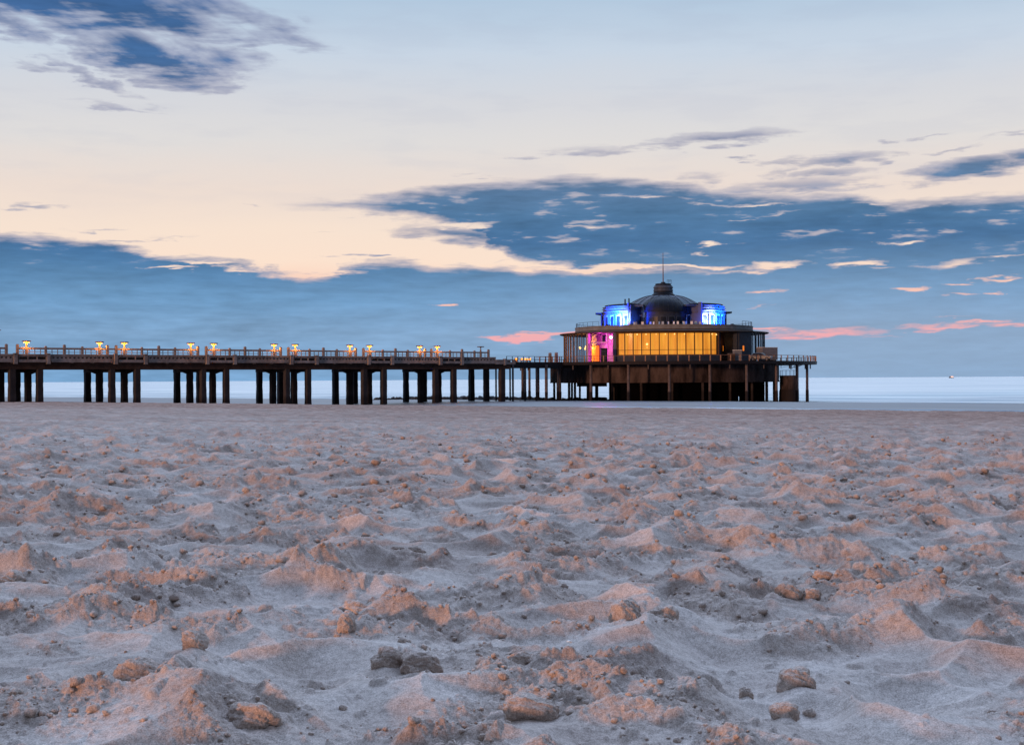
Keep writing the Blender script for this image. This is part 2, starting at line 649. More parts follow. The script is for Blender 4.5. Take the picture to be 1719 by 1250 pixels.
def build_sand():
    # polar sheet, closed all round, finest where it is nearest to the beach viewer
    th_f = np.arange(R(-27), R(27), 1 / 1050.)
    th_c = np.linspace(R(27), R(333), 61)[:-1]
    th = np.concatenate([th_f, th_c])
    r_near = np.linspace(.3, 3.4, 12)[:-1]
    r1 = [3.4]
    while r1[-1] < 330:
        r = r1[-1]
        r1.append(r + max(.006, r * (.0019 if r < 30 else .0034)))
    r_far = [345, 370, 420, 520, 800, 1500, 3000]
    rr = np.concatenate([r_near, r1, r_far])
    nt_, nr = len(th), len(rr)
    T, RR = np.meshgrid(th, rr)
    X = (RR * np.sin(T)).ravel()
    Y = (RR * np.cos(T)).ravel()
    Z = np.zeros_like(X)
    K = np.zeros_like(X)
    near = int(np.searchsorted(rr, 26)) * nt_
    Z[:near], K[:near] = ground_z(X[:near], Y[:near], True)
    Z[near:], K[near:] = ground_z(X[near:], Y[near:], False)
    co = np.stack([X, Y, Z], 1).astype(np.float32)
    i = np.arange(nr - 1)[:, None] * nt_
    j = np.arange(nt_)[None, :]
    j2 = (j + 1) % nt_
    q = np.stack([i + j, i + j2, i + nt_ + j2, i + nt_ + j], -1).reshape(-1, 4)[:, ::-1]
    nf = len(q)
    me = bpy.data.meshes.new('sand')
    me.vertices.add(len(co))
    me.vertices.foreach_set('co', co.ravel())
    me.loops.add(nf * 4)
    me.loops.foreach_set('vertex_index', q.astype(np.int32).ravel())
    me.polygons.add(nf)
    me.polygons.foreach_set('loop_start', np.arange(0, nf * 4, 4, dtype=np.int32))
    me.polygons.foreach_set('loop_total', np.full(nf, 4, np.int32))
    me.polygons.foreach_set('use_smooth', np.ones(nf, bool))
    at_ = me.attributes.new('crumb', 'FLOAT', 'POINT')
    at_.data.foreach_set('value', K.astype(np.float32))
    me.update(calc_edges=True)
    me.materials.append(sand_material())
    o = bpy.data.objects.new('sand', me)
    C.objects.link(o)
    tag(o, 'trampled pale sand beach sloping down to the wet tide line', None, None, 'structure')
    print('sand verts', len(co))
    return o


build_sand()
lump_mat = sand_material('sand_lump_surface', True)

ico = bmesh.new()
bmesh.ops.create_icosphere(ico, subdivisions=2, radius=1)
ICO_V = np.array([v.co[:] for v in ico.verts])
ICO_F = np.array([[v.index for v in f.verts] for f in ico.faces])
ico.free()
ico = bmesh.new()
bmesh.ops.create_icosphere(ico, subdivisions=5, radius=1)
ICO5_V = np.array([v.co[:] for v in ico.verts])
ICO5_F = [[v.index for v in f.verts] for f in ico.faces]
ico.free()


def n3(P, s, seed):
    return (perlin(P[:, 0] * s + 11 * seed, P[:, 1] * s + P[:, 2] * s * .7, seed) + perlin(P[:, 1] * s - 5, P[:, 2] * s + P[:, 0] * s * .6 + seed, seed + 1)) * .5


def build_lumps():
    n = 30000
    r_ = 4.2 * (38 / 4.2) ** rng.rand(n)
    t_ = (rng.rand(n) - .5) * R(50)
    x = r_ * np.sin(t_)
    y = r_ * np.cos(t_)
    # cluster along crumbly patches
    z, k = ground_z(x, y)
    keep = rng.rand(n) < (.012 + .9 * k ** 2.2)
    x, y, z, k, r_ = x[keep], y[keep], z[keep], k[keep], r_[keep]
    n = len(x)
    size = .004 + .012 * rng.rand(n) ** 3 + .024 * (rng.rand(n) ** 12)
    size *= np.clip(r_ / 10, .8, 1.7)
    vs = []
    fs = []
    o = 0
    variants = []
    for s in range(12):
        V = ICO_V * (1 + .55 * n3(ICO_V, 1.1, s)[:, None] + .35 * n3(ICO_V, 2.6, s + 20)[:, None])
        V = V * np.array([1.15, 1, .8])
        variants.append(V)
    A = rng.rand(n) * 2 * np.pi
    vi = rng.randint(0, 12, n)
    for i in range(n):
        V = variants[vi[i]] * size[i]
        c, s = cos(A[i]), sin(A[i])
        vs.append(np.stack([V[:, 0] * c - V[:, 1] * s + x[i], V[:, 0] * s + V[:, 1] * c + y[i], V[:, 2] + z[i] + size[i] * .25], 1))
        fs.append(ICO_F + o)
        o += len(V)
    co = np.concatenate(vs).astype(np.float32)
    q = np.concatenate(fs).astype(np.int32)
    me = bpy.data.meshes.new('sand_lumps')
    me.vertices.add(len(co))
    me.vertices.foreach_set('co', co.ravel())
    me.loops.add(len(q) * 3)
    me.loops.foreach_set('vertex_index', q.ravel())
    me.polygons.add(len(q))
    me.polygons.foreach_set('loop_start', np.arange(0, len(q) * 3, 3, dtype=np.int32))
    me.polygons.foreach_set('loop_total', np.full(len(q), 3, np.int32))
    me.polygons.foreach_set('use_smooth', np.ones(len(q), bool))
    me.update(calc_edges=True)
    me.materials.append(lump_mat)
    ob = bpy.data.objects.new('sand_lumps', me)
    C.objects.link(ob)
    tag(ob, 'small damp crumbs and lumps of sand strewn over the trampled beach', 'sand lumps', None, 'stuff')
    print('lumps', n)


build_lumps()


def clod(px, py, wpx, hpx, label, seed):
    x, y = gpt(px, py + hpx * .3)
    D = hypot(x, y)
    w = wpx / F * D / 2 * 1.2
    h = hpx / F * D / 2 * 1.2
    P = ICO5_V
    V = P * (1 + .48 * n3(P, .9, seed)[:, None] + .20 * n3(P, 2.2, seed + 9)[:, None] + .12 * n3(P, 5, seed + 3)[:, None] + .10 * n3(P, 13, seed + 5)[:, None])
    V = np.sign(V) * np.abs(V) ** .9
    V = V * np.array([w * .95, (w + h) / 2, h * 1.1])
    zz = float(ground_z(np.array([x]), np.array([y]))[0][0])
    ob = MB().add(V.tolist(), ICO5_F).build('sand_clod', lump_mat, None, True, (x, y, zz + h * (.50 if hpx > wpx else .18)))
    tag(ob, label, 'sand clod', 'big clods of damp sand in the foreground')


for i, c in enumerate(CL):
    clod(*c, 60 + i)


def shell(px, py, sz, label, name, m, cat):
    x, y = gpt(px, py)
    z = float(ground_z(np.array([x]), np.array([y]))[0][0])
    mb = MB()
    n = 9
    pts = [(0, 0, 0)]
    prof = []
    for i in range(n + 1):
        t = -1.2 + 2.4 * i / n
        k = 1 + .06 * (i % 2)
        prof.append((sin(t) * sz * k, cos(t) * sz * k * .9, .0))
        pts.append((sin(t) * sz * .55, cos(t) * sz * .5, sz * .38))
    k0 = len(pts)
    pts += prof
    fs = []
    for i in range(n):
        fs.append((0, 1 + i, 2 + i))
        fs.append((1 + i, k0 + i, k0 + i + 1, 2 + i))
    mb.add(pts, fs)
    o = mb.build(name, m, None, True, (x, y, z + .012), random.random() * 6)
    o.rotation_euler = (.7, .2, .4)
    mod = o.modifiers.new('s', 'SOLIDIFY')
    mod.thickness = sz * .08
    tag(o, label, cat)


MT['shell'] = mat('shell_white', (.75, .75, .74), .5, .1, 40)
MT['blueplastic'] = mat('blue_plastic', (.02, .16, .45), .4, .1, 20)
shell(955, 1126, .017, 'white shell fragment on the sand beside the crumbly mound', 'shell', MT['shell'], 'shell')
shell(1290, 1113, .016, 'pale shell fragment on the crest right of centre', 'shell', MT['shell'], 'shell')
shell(1078, 1157, .011, 'tiny white shell piece low on the smooth slope at the centre', 'shell', MT['shell'], 'shell')
shell(1392, 979, .018, 'scrap of blue plastic next to an orange clod', 'plastic_scrap', MT['blueplastic'], 'litter')

# ------------------------------------------------------------------ sea
SEA = -4.88


def water_mat(name, rough, bump, scale, tint):
    m = bpy.data.materials.new(name)
    m.use_nodes = True
    nt = m.node_tree
    N = nt.nodes
    out = N['Material Output']
    N.remove(N['Principled BSDF'])
    geo = N.new('ShaderNodeNewGeometry')
    mp = shore_coords(nt, geo.outputs['Position'], scale[0], scale[1])
    n = N.new('ShaderNodeTexNoise')
    n.inputs['Scale'].default_value = 1
    n.inputs['Detail'].default_value = 5
    n.inputs['Roughness'].default_value = .55
    lnk(nt, mp.outputs[0], n.inputs['Vector'])
    b = N.new('ShaderNodeBump')
    b.inputs['Strength'].default_value = 1
    b.inputs['Distance'].default_value = bump
    lnk(nt, n.outputs['Fac'], b.inputs['Height'])
    g = N.new('ShaderNodeBsdfAnisotropic')
    g.inputs['Roughness'].default_value = rough
    g.inputs['Color'].default_value = (*tint, 1)
    lnk(nt, b.outputs[0], g.inputs['Normal'])
    d = N.new('ShaderNodeBsdfDiffuse')
    r = N.new('ShaderNodeValToRGB')
    r.color_ramp.elements[0].position = .40
    r.color_ramp.elements[0].color = (.28, .35, .39, 1)
    r.color_ramp.elements[1].position = .58
    r.color_ramp.elements[1].color = (.68, .68, .65, 1)
    lnk(nt, n.outputs['Fac'], r.inputs[0])
    mp2 = shore_coords(nt, geo.outputs['Position'], .022, .20)
    n2 = N.new('ShaderNodeTexNoise')
    n2.inputs['Scale'].default_value = 1
    n2.inputs['Detail'].default_value = 4
    lnk(nt, mp2.outputs[0], n2.inputs['Vector'])
    r2 = N.new('ShaderNodeValToRGB')
    for e, (pp_, cc_) in zip([r2.color_ramp.elements[0], r2.color_ramp.elements[1], r2.color_ramp.elements.new(.6)], ((.40, (.42, .50, .58, 1)), (.74, (1.25, 1.25, 1.22, 1)), (.55, (1, 1, 1, 1)))):
        e.position = pp_
        e.color = cc_
    lnk(nt, n2.outputs['Fac'], r2.inputs[0])
    mc = N.new('ShaderNodeMix')
    mc.data_type = 'RGBA'
    mc.blend_type = 'MULTIPLY'
    vd = N.new('ShaderNodeVectorMath')
    vd.operation = 'DOT_PRODUCT'
    vd.inputs[1].default_value = (NX, NY, 0)
    lnk(nt, geo.outputs['Position'], vd.inputs[0])
    vr = N.new('ShaderNodeMapRange')      # small broken waves only close to the shore
    vr.inputs[1].default_value = 420
    vr.inputs[2].default_value = 255
    lnk(nt, vd.outputs['Value'], vr.inputs[0])
    lnk(nt, vr.outputs[0], mc.inputs[0])
    lnk(nt, r.outputs[0], mc.inputs[6])
    lnk(nt, r2.outputs[0], mc.inputs[7])
    lnk(nt, mc.outputs[2], d.inputs['Color'])
    mg = N.new('ShaderNodeMix')
    mg.data_type = 'RGBA'
    mg.blend_type = 'MULTIPLY'
    lnk(nt, vr.outputs[0], mg.inputs[0])
    mg.inputs[6].default_value = (*tint, 1)
    lnk(nt, r2.outputs[0], mg.inputs[7])
    lnk(nt, mg.outputs[2], g.inputs['Color'])
    lw = N.new('ShaderNodeLayerWeight')
    lw.inputs['Blend'].default_value = .3
    mx = N.new('ShaderNodeMixShader')
    mx.inputs[0].default_value = .40
    lnk(nt, d.outputs[0], mx.inputs[1])
    lnk(nt, g.outputs[0], mx.inputs[2])
    lnk(nt, mx.outputs[0], out.inputs[0])
    return m


mb = MB()
ys = [60, 200, 240, 260, 280, 300, 330, 370, 430, 520, 700, 1000, 2000, 5000, 12000, 30000]
xs = [-20000, -5000, -1500, -400, -150, -60, 0, 60, 150, 400, 1500, 5000, 20000]
vs = [(x, y, SEA) for y in ys for x in xs]
nx = len(xs)
fs = [(j * nx + i, j * nx + i + 1, (j + 1) * nx + i + 1, (j + 1) * nx + i) for j in range(len(ys) - 1) for i in range(nx - 1)]
mb.add(vs, fs)
o = mb.build('sea', water_mat('sea_water', .5, .9, (.009, .085, .1), (.78, .77, .73)), None, True)
tag(o, 'calm pale sea reaching the horizon', None, None, 'structure')
# runnel of standing water along the tide line
u_ = Vector((-NY, NX))
mb = MB()
for k in range(20):
    w0 = -110 + k * 12
    w1 = w0 + 12
    pts = []
    for (w, v) in ((w0, 160), (w0, 178), (w1, 178), (w1, 160)):
        pts.append((NX * v + u_.x * w, NY * v + u_.y * w, -4.215))
    mb.add(pts, [(0, 1, 2, 3)])
o = mb.build('tidal_pool', water_mat('runnel_water', .25, .05, (.05, .5, .3), (.9, .93, .96)), None, True)
tag(o, 'shallow runnel of standing water along the tide line', None, None, 'structure')

# ------------------------------------------------------------------ pier
TH = atan(.819)
cP, sP = cos(TH), sin(TH)
X0, Y0 = -.2815 * 213, 213.


def s_of(px, q=-1.6):
    a = (px - 859.5) / F
    x0, y0 = X0 - sP * q, Y0 + cP * q
    return (a * y0 - x0) / (cP - a * sP)


def pw(s, q, z=0):
    return Vector((X0 + s * cP - q * sP, Y0 + s * sP + q * cP, z))


def gz(p):
    return float(ground_z(np.array([p.x]), np.array([p.y]), False)[0][0])


pier = thing('pier_walkway', 'long concrete pier walkway on square piles running out from the left', 'pier', pw(0, 0), TH)
S0, S1 = -62, 72.4
MB().box(S0, S1, -1.45, 10.4, 3.55, 3.95).build('deck', MT['conc'], pier)
for q in (-.35, 4.2, 8.7):
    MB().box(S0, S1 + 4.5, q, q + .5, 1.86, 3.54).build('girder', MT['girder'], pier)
bents = [-60, -45, -30, -15, 0, 15, 30, 45, 60, 75]


def pile_mesh(w, h, seed, dark):
    rnd = random.Random(seed)
    mb = MB()
    n = 9
    rings = []
    for i in range(n + 1):
        z = -h + h * i / n
        a = w / 2 * (1 + .05 * (rnd.random() - .5)) * (1.0 if i > 2 else 1.04)
        dx = .025 * (rnd.random() - .5)
        if rnd.random() < .12:
            a *= .93
        c = .12 * a
        pts = [(-a + c, -a), (a - c, -a), (a, -a + c), (a, a - c), (a - c, a), (-a + c, a), (-a, a - c), (-a, -a + c)]
        rings += [(x + dx, y, z) for x, y in pts]
    fs = [(8 * i + j, 8 * i + (j + 1) % 8, 8 * i + 8 + (j + 1) % 8, 8 * i + 8 + j) for i in range(n) for j in range(8)]
    fs += [tuple(range(7, -1, -1)), tuple(range(8 * n, 8 * n + 8))]
    return mb.add(rings, fs)


def band_material():
    """concrete pile with dark weed-stained foot"""
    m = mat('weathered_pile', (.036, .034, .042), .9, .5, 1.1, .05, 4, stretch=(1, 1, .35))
    nt = m.node_tree
    p = nt.nodes['Principled BSDF']
    src = p.inputs['Base Color'].links[0].from_socket
    geo = nt.nodes.new('ShaderNodeNewGeometry')
    sx = nt.nodes.new('ShaderNodeSeparateXYZ')
    lnk(nt, geo.outputs['Position'], sx.inputs[0])
    ns = nt.nodes.new('ShaderNodeTexNoise')
    ns.inputs['Scale'].default_value = 1.2
    lnk(nt, geo.outputs['Position'], ns.inputs['Vector'])
    ad = nt.nodes.new('ShaderNodeMath')
    ad.operation = 'ADD'
    lnk(nt, sx.outputs[2], ad.inputs[0])
    lnk(nt, ns.outputs['Fac'], ad.inputs[1])
    mr = nt.nodes.new('ShaderNodeMapRange')
    mr.inputs[1].default_value = -2.6
    mr.inputs[2].default_value = -1.7
    lnk(nt, ad.outputs[0], mr.inputs[0])
    mx = nt.nodes.new('ShaderNodeMix')
    mx.data_type = 'RGBA'
    lnk(nt, mr.outputs[0], mx.inputs[0])
    mx.inputs[6].default_value = (.018, .016, .02, 1)
    lnk(nt, src, mx.inputs[7])
    lnk(nt, mx.outputs[2], p.inputs['Base Color'])
    return m


MT['pilew'] = band_material()
for bi, s in enumerate(bents):
    for qi, q in enumerate((0, 4.5, 9.0)):
        for di, ds in enumerate((0, 4.0)):
            if s == 75 and di:
                continue
            w = .84 + .08 * random.random()
            h = 1.86 - gz(pw(s + ds, q)) + .5
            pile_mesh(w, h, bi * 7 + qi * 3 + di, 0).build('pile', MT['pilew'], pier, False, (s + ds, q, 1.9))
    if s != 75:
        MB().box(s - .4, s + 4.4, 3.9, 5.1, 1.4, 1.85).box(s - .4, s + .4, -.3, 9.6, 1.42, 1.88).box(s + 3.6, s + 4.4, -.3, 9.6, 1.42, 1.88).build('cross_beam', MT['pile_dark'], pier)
        # haunch at the bent
        for a, b in ((s - 2.2, s - .4), (s + 6.2, s + 4.4)):
            MB().add([(a, 4.1, 1.8), (b, 4.1, 1.8), (b, 4.1, 1.15), (a, 4.9, 1.8), (b, 4.9, 1.8), (b, 4.9, 1.15)],
                    [(0, 1, 2), (3, 5, 4), (0, 2, 5, 3), (1, 4, 5, 2), (0, 3, 4, 1)]).build('haunch', MT['pile_dark'], pier)


def panel(s0, s1, z0, z1, q, kind, holes):
    """pierced precast face panel: a plate with real openings"""
    mb = MB()
    t = .22
    if kind == 'small':
        zs0, zs1, hw = z0 + .56, z0 + .80, .17
    else:
        zs0, zs1, hw = z0 + .42, z0 + .82, .62
    n = holes
    mb.box(s0, s1, q, q + t, z0, zs0)
    mb.box(s0, s1, q, q + t, zs1, z1)
    L = (s1 - s0) / n
    x = s0
    for i in range(n):
        c = s0 + (i + .5) * L
        mb.box(x, c - hw, q, q + t, zs0 + .001, zs1 - .001)
        x = c + hw
    mb.box(x, s1, q, q + t, zs0 + .001, zs1 - .001)
    # projecting lip at top and bottom
    mb.box(s0, s1, q - .09, q - .002, z1 - .16, z1 + .05)
    mb.box(s0, s1, q - .06, q - .002, z0, z0 + .2)
    return mb


pz0, pz1 = 2.85, 3.98
for bi, s in enumerate(bents):
    if s == 75:
        break
    a, b = s + .35, s + 4.4
    panel(a, b, pz0, pz1, -1.75, 'big', 3).build('parapet_panel', MT['conc'], pier)
    e = min(s + 15 + .35, 76.8)
    z1 = pz1
    if s == 60:
        panel(b + .75, 72.4, pz0, z1, -1.6, 'small', 10).build('parapet_panel', MT['conc'], pier)
    else:
        L = e - .75 - b
        seg = (L - .75) / 3
        for k in range(3):
            x0 = b + .75 + k * seg
            panel(x0 + .01, x0 + seg - .01, pz0, z1, -1.6, 'small', 5).build('parapet_panel', MT['conc'], pier)
            MB().box(x0 + seg - .2, x0 + seg + .2, -1.5, -.9, pz0 - .14, pz0 - .002).build('bracket', MT['conc'], pier)
    for x0 in (s - .35, b + .02):
        MB().box(x0, x0 + .52, -1.9, -1.45, pz0 - .25, pz1 + .08).box(x0 - .03, x0 + .55, -1.95, -1.4, pz1 + .081, pz1 + .16).build('pilaster', MT['conc'], pier)
    # dark backing between face panels and girder
MB().box(S0, S1, -1.2, -1.0, 3.0, 3.54).build('fascia_backing', MT['girder'], pier)
# lower end piece
panel(72.45, 74.4, pz0 - .1, 3.55, -1.6, 'small', 3).build('parapet_panel', MT['conc'], pier)
panel(74.75, 77.0, pz0 - .1, 3.55, -1.6, 'big', 1).build('parapet_panel', MT['conc'], pier)
MB().box(74.4, 74.74, -1.75, -1.2, 2.6, 3.75).build('pilaster', MT['conc'], pier)
MB().box(72.45, 77.0, -1.3, 10.4, 2.9, 3.1).build('deck', MT['conc'], pier)

# railing sections -------------------------------------------------------
RQ = -1.45


def proto_part(name, mb, m):
    return mb.build(name, m)


bal_me = MB().box(-.045, .045, -.045, .045, 0, .70).build('baluster', MT['rail'])
bal_data = bal_me.data
bpy.data.objects.remove(bal_me)


def link_me(name, me, parent, loc):
    o = bpy.data.objects.new(name, me)
    C.objects.link(o)
    o.parent = parent
    o.location = loc
    return o


def post_mb(h, w):
    mb = MB().box(-w / 2, w / 2, -w / 2, w / 2, 0, h - .12)
    a, b = w / 2, w / 2 * .55
    vs = [(x, y, h - .12) for x, y in ((-a, -a), (a, -a), (a, a), (-a, a))] + [(x, y, h) for x, y in ((-b, -b), (b, -b), (b, b), (-b, b))]
    mb.add(vs, [(0, 1, 5, 4), (1, 2, 6, 5), (2, 3, 7, 6), (3, 0, 4, 7), (4, 5, 6, 7)])
    return mb


pm = {}
for k, (h, w) in {'tall': (1.48, .34), 'short': (1.24, .30)}.items():
    o = post_mb(h, w).build('post', MT['rail'])
    pm[k] = o.data
    bpy.data.objects.remove(o)

sections = [(-140, 11.2, 'first railing section of the pier, cut by the left edge'),
            (29.8, 181, 'railing section of the pier left of the first open gap pair, nearest whole one'),
            (195.6, 333, 'second whole railing section of the pier from the left'),
            (347, 472, 'third whole railing section of the pier from the left'),
            (485, 598, 'fourth whole railing section of the pier from the left'),
            (611, 714.5, 'fifth whole railing section of the pier from the left'),
            (725, 821, 'last railing section at the seaward end, carrying the unlit lamp')]
sections[1] = (29.8, 181, 'first whole railing section of the pier from the left, right of an open gap')
lamps = []
for (a, b, lab) in sections:
    sa, sb = s_of(a), s_of(b)
    if a < 0:
        sb = s_of(11.2)
        sa = sb - 13.4
    L = sb - sa
    root = thing('pier_railing', lab, 'railing', pw(sa, RQ, 3.96), TH, 'concrete railing sections along the pier')
    MB().box(0, L, -.11, .11, .72, 1.0).build('top_rail', MT['rail'], root)
    MB().box(0, L, -.05, .05, .33, .41).build('mid_rail', MT['rail'], root)
    fr = [0, .098, .307, .512, .713, .91, 1]
    if b == 821:
        fr = [0, .102, .32, .53, .75, .86, 1]
    for i, f in enumerate(fr):
        if f in (.098, .91, .102, .86):
            lamps.append((sa + f * L, 0 if (b == 821 and f == .86) else 1, a))
            MB().box(-.16, .16, -.16, .16, 0, 1.05).build('post', MT['rail'], root, False, (f * L, 0, 0))
            continue
        link_me('post', pm['tall' if i in (0, 3, 6) else 'short'], root, (f * L, 0, 0))
    nb = 16
    for i in range(1, nb):
        x = L * i / nb
        if min(abs(x - f * L) for f in fr) > .3:
            link_me('baluster', bal_data, root, (x, 0, .01))
# short linking rails at railed joints
for (a, b, lab) in ((181, 195.6, 'short linking rail between the first and second whole railing sections'),
                    (714.5, 725, 'short linking rail before the last railing section of the pier')):
    sa, sb = s_of(a) + .2, s_of(b) - .2
    root = thing('linking_rail', lab, 'railing', pw(sa, RQ, 3.96), TH)
    MB().box(0, sb - sa, -.09, .09, .74, .98).build('top_rail', MT['rail'], root)
    MB().box(0, sb - sa, -.05, .05, .33, .41).build('mid_rail', MT['rail'], root)

# lamps -------------------------------------------------------------------
lamp = thing('pier_lamp', 'x', 'lamp', (0, 0, 0), TH, 'lit disc topped lamps on the pier railing')
MB().lathe([(0, 0), (.15, 0), (.13, .42), (.12, .45), (0, .45)], n=16).build('lamp_post', MT['rail'], lamp, True)
mb = MB().lathe([(.0, .46), (.14, .46), (.13, .52), (.22, .68), (.42, .74), (.42, .77), (0, .78)], n=24)
lg = mb.build('lamp_glass', MT['lampglow'], lamp, True)
MB().lathe([(0, .79), (.62, .79), (.66, .84), (.60, .93), (.25, .94), (0, .95)], n=28).build('lamp_cap', MT['cap'], lamp, True)
for k in range(6):
    t = k * pi / 3
    MB().lathe([(0, -.05), (.04, -.04), (.05, 0), (.04, .04), (0, .05)], n=8).build('bulb', MT['bulb'], lamp, True, (.40 * cos(t), .40 * sin(t), .66))
lights_of = []
names = ['leftmost lit lamp of the pier, alone beside the open gap at the left edge', 'left one of the lit lamp pair at the first railed joint',
         'right one of the lit lamp pair at the first railed joint', 'left one of the lit lamp pair at the second joint from the left', 'right one of the lit lamp pair at the second joint from the left',
         'left one of the lit lamp pair at the middle open gap', 'right one of the lit lamp pair at the middle open gap', 'left one of the lit lamp pair at the fourth joint from the left',
         'right one of the lit lamp pair at the fourth joint from the left', 'left one of the lit lamp pair nearest the seaward end', 'right one of the lit lamp pair nearest the seaward end',
         'unlit disc topped lamp at the seaward end of the pier railing']
offs = [('far left lamp outside')]
i = 0
first = True
MT['unlit'] = mat('lamp_glass_unlit', (.12, .11, .1), .4, .1, 3)
for (s, lit, a) in lamps:
    if a < 0:
        continue
    if first:
        L_ = lamp
        first = False
    else:
        L_ = copy_tree(lamp)
    L_.location = pw(s, RQ, 3.96 + 1.04)
    L_['label'] = names[i]
    if not lit:
        L_['group'] = 'unlit lamp'
        del L_['group']
        for ch in list(L_.children):
            if ch.name.startswith('bulb'):
                bpy.data.objects.remove(ch)
            elif ch.name.startswith('lamp_glass'):
                me = ch.data.copy()
                me.materials.clear()
                me.materials.append(MT['unlit'])
                ch.data = me
                ch.scale = (.45, .45, 1)
    else:
        lights_of.append(L_)
    i += 1
for L_ in lights_of:
    plight(L_.location + Vector((.25, -.55, .30)), (1, .33, .045), 130, .1)
    plight(L_.location + Vector((-.55, -.1, .22)), (1, .33, .045), 100, .1)
    plight(L_.location + Vector((.6, .3, .22)), (1, .33, .045), 70, .1)

# taller lamp at the left frame edge
tl = thing('tall_lamp', 'taller lit lamp cut by the left edge above the pier', 'lamp', pw(s_of(-6, 6), 6, 3.96), TH)
MB().tube((0, 0, 0), (0, 0, 3.3), .11, .08).build('lamp_post', MT['rail'], tl)
MB().lathe([(0, 3.3), (.15, 3.3), (.5, 3.62), (0, 3.63)], n=20).build('lamp_glass', MT['lampglow'], tl, True)
MB().lathe([(0, 3.64), (.64, 3.64), (.68, 3.70), (.3, 3.8), (0, 3.8)], n=24).build('lamp_cap', MT['cap'], tl, True)

# ------------------------------------------------------------------ pavilion
PC = Vector((31.3, 293.4, 0))
PR = -atan(31.3 / 293.4)
DZ = 3.2
CP = 2.0     # centre line of the facade


def ploc(r, phi, z=0):
    t = R(phi)
    return Vector((r * sin(t), -r * cos(t), z))


def pworld(r, phi, z=0):
    v = ploc(r, phi, z)
    return Vector((PC.x + v.x * cos(PR) - v.y * sin(PR), PC.y + v.x * sin(PR) + v.y * cos(PR), z))


plat = thing('pier_head_platform', 'round dark platform at the end of the pier on slender columns', 'platform', PC, PR)
MB().lathe([(0, 2.9), (30.4, 2.9), (30.5, 2.62), (30.9, 2.62), (31.0, DZ), (0, DZ)], n=96).build('deck', MT['steel'], plat)
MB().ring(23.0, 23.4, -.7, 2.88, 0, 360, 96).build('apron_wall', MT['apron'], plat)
MB().ring(22.9, 23.48, -.82, -.6, 0, 360, 96).build('apron_rim', MT['apron'], plat)
mbb = MB()
for k in range(48):
    t = R(2 + 7.5 * k)
    d = Vector((sin(t), -cos(t)))
    e = Vector((cos(t), sin(t))) * .15
    pts = []
    for r in (23.45, 30.3):
        for sgn in (-1, 1):
            for z in (2.55 if r < 25 else 2.7, 2.89):
                p = d * r + e * sgn
                pts.append((p.x, p.y, z))
    mbb.add(pts, [(0, 1, 3, 2), (4, 6, 7, 5), (0, 4, 5, 1), (2, 3, 7, 6), (0, 2, 6, 4)])
mbb.build('radial_beam', MT['steel'], plat)
MT['colw'] = MT['column'].copy()


def banded(base, lo, hi, name, dark=(.02, .018, .022, 1)):
    m = base.copy()
    m.name = name
    nt = m.node_tree
    p = nt.nodes['Principled BSDF']
    src = p.inputs['Base Color'].links[0].from_socket
    geo = nt.nodes.new('ShaderNodeNewGeometry')
    sx = nt.nodes.new('ShaderNodeSeparateXYZ')
    lnk(nt, geo.outputs['Position'], sx.inputs[0])
    mr = nt.nodes.new('ShaderNodeMapRange')
    mr.inputs[1].default_value = lo
    mr.inputs[2].default_value = hi
    lnk(nt, sx.outputs[2], mr.inputs[0])
    mx = nt.nodes.new('ShaderNodeMix')
    mx.data_type = 'RGBA'
    lnk(nt, mr.outputs[0], mx.inputs[0])
    mx.inputs[6].default_value = dark
    lnk(nt, src, mx.inputs[7])
    lnk(nt, mx.outputs[2], p.inputs['Base Color'])
    return m


MT['colw'] = banded(MT['column'], -2.6, -2.3, 'tide_stained_column')
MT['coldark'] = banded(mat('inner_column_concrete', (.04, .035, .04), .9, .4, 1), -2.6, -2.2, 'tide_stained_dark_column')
for k in range(24):
    phi = 2 + 15 * k
    p = ploc(29.2, phi)
    g = gz(pworld(29.2, phi)) - .4
    if 120 < phi < 250:
        continue
    MB().tube((p.x, p.y, g), (p.x, p.y, 2.9), .26, .26, 12).tube((p.x, p.y, g), (p.x, p.y, -2.4), .32, .30, 12).build('column', MT['colw'], plat)
    p = ploc(29.6, phi + 7.5)
    MB().tube((p.x, p.y, 1.75), (p.x, p.y, 2.88), .12, .12, 8).build('hanger', MT['column'], plat)
for (r, n, off, w) in ((22.6, 24, 4, .42), (19, 18, 9, .5), (15, 16, 3, .55)):
    for k in range(n):
        phi = off + 360 / n * k
        if phi > 180:
            phi -= 360
        if abs(phi) > 125:
            continue
        p = ploc(r, phi)
        g = gz(pworld(r, phi)) - .4
        w2 = w * (.8 + .4 * random.random())
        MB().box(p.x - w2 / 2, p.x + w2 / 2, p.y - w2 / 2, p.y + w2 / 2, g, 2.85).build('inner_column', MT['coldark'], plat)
# dark core and inner walls below the platform
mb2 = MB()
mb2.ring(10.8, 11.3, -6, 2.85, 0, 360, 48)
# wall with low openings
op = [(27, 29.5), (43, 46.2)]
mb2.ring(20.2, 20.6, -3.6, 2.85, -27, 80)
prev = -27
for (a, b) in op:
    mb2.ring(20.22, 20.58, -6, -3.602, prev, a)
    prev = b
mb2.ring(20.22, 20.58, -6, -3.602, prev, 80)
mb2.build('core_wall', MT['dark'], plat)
# horizontal beam low at the left
MB().ring(21.9, 22.3, -1.5, -.75, -50, -30).build('tie_beam', MT['dark'], plat)
# brackets under the deck at the right
mb = MB()
for phi in (52, 66, 80, 95):
    p = ploc(28.8, phi, 2.8)
    q = ploc(26.5, phi + 7, 1.9)
    r = ploc(28.8, phi + 15, 2.8)
    mb.tube(p, q, .03, .03, 5).tube(q, r, .03, .03, 5).tube(q, (q.x, q.y, 2.85), .03, .03, 5)
mb.build('bracing', MT['steel'], plat)

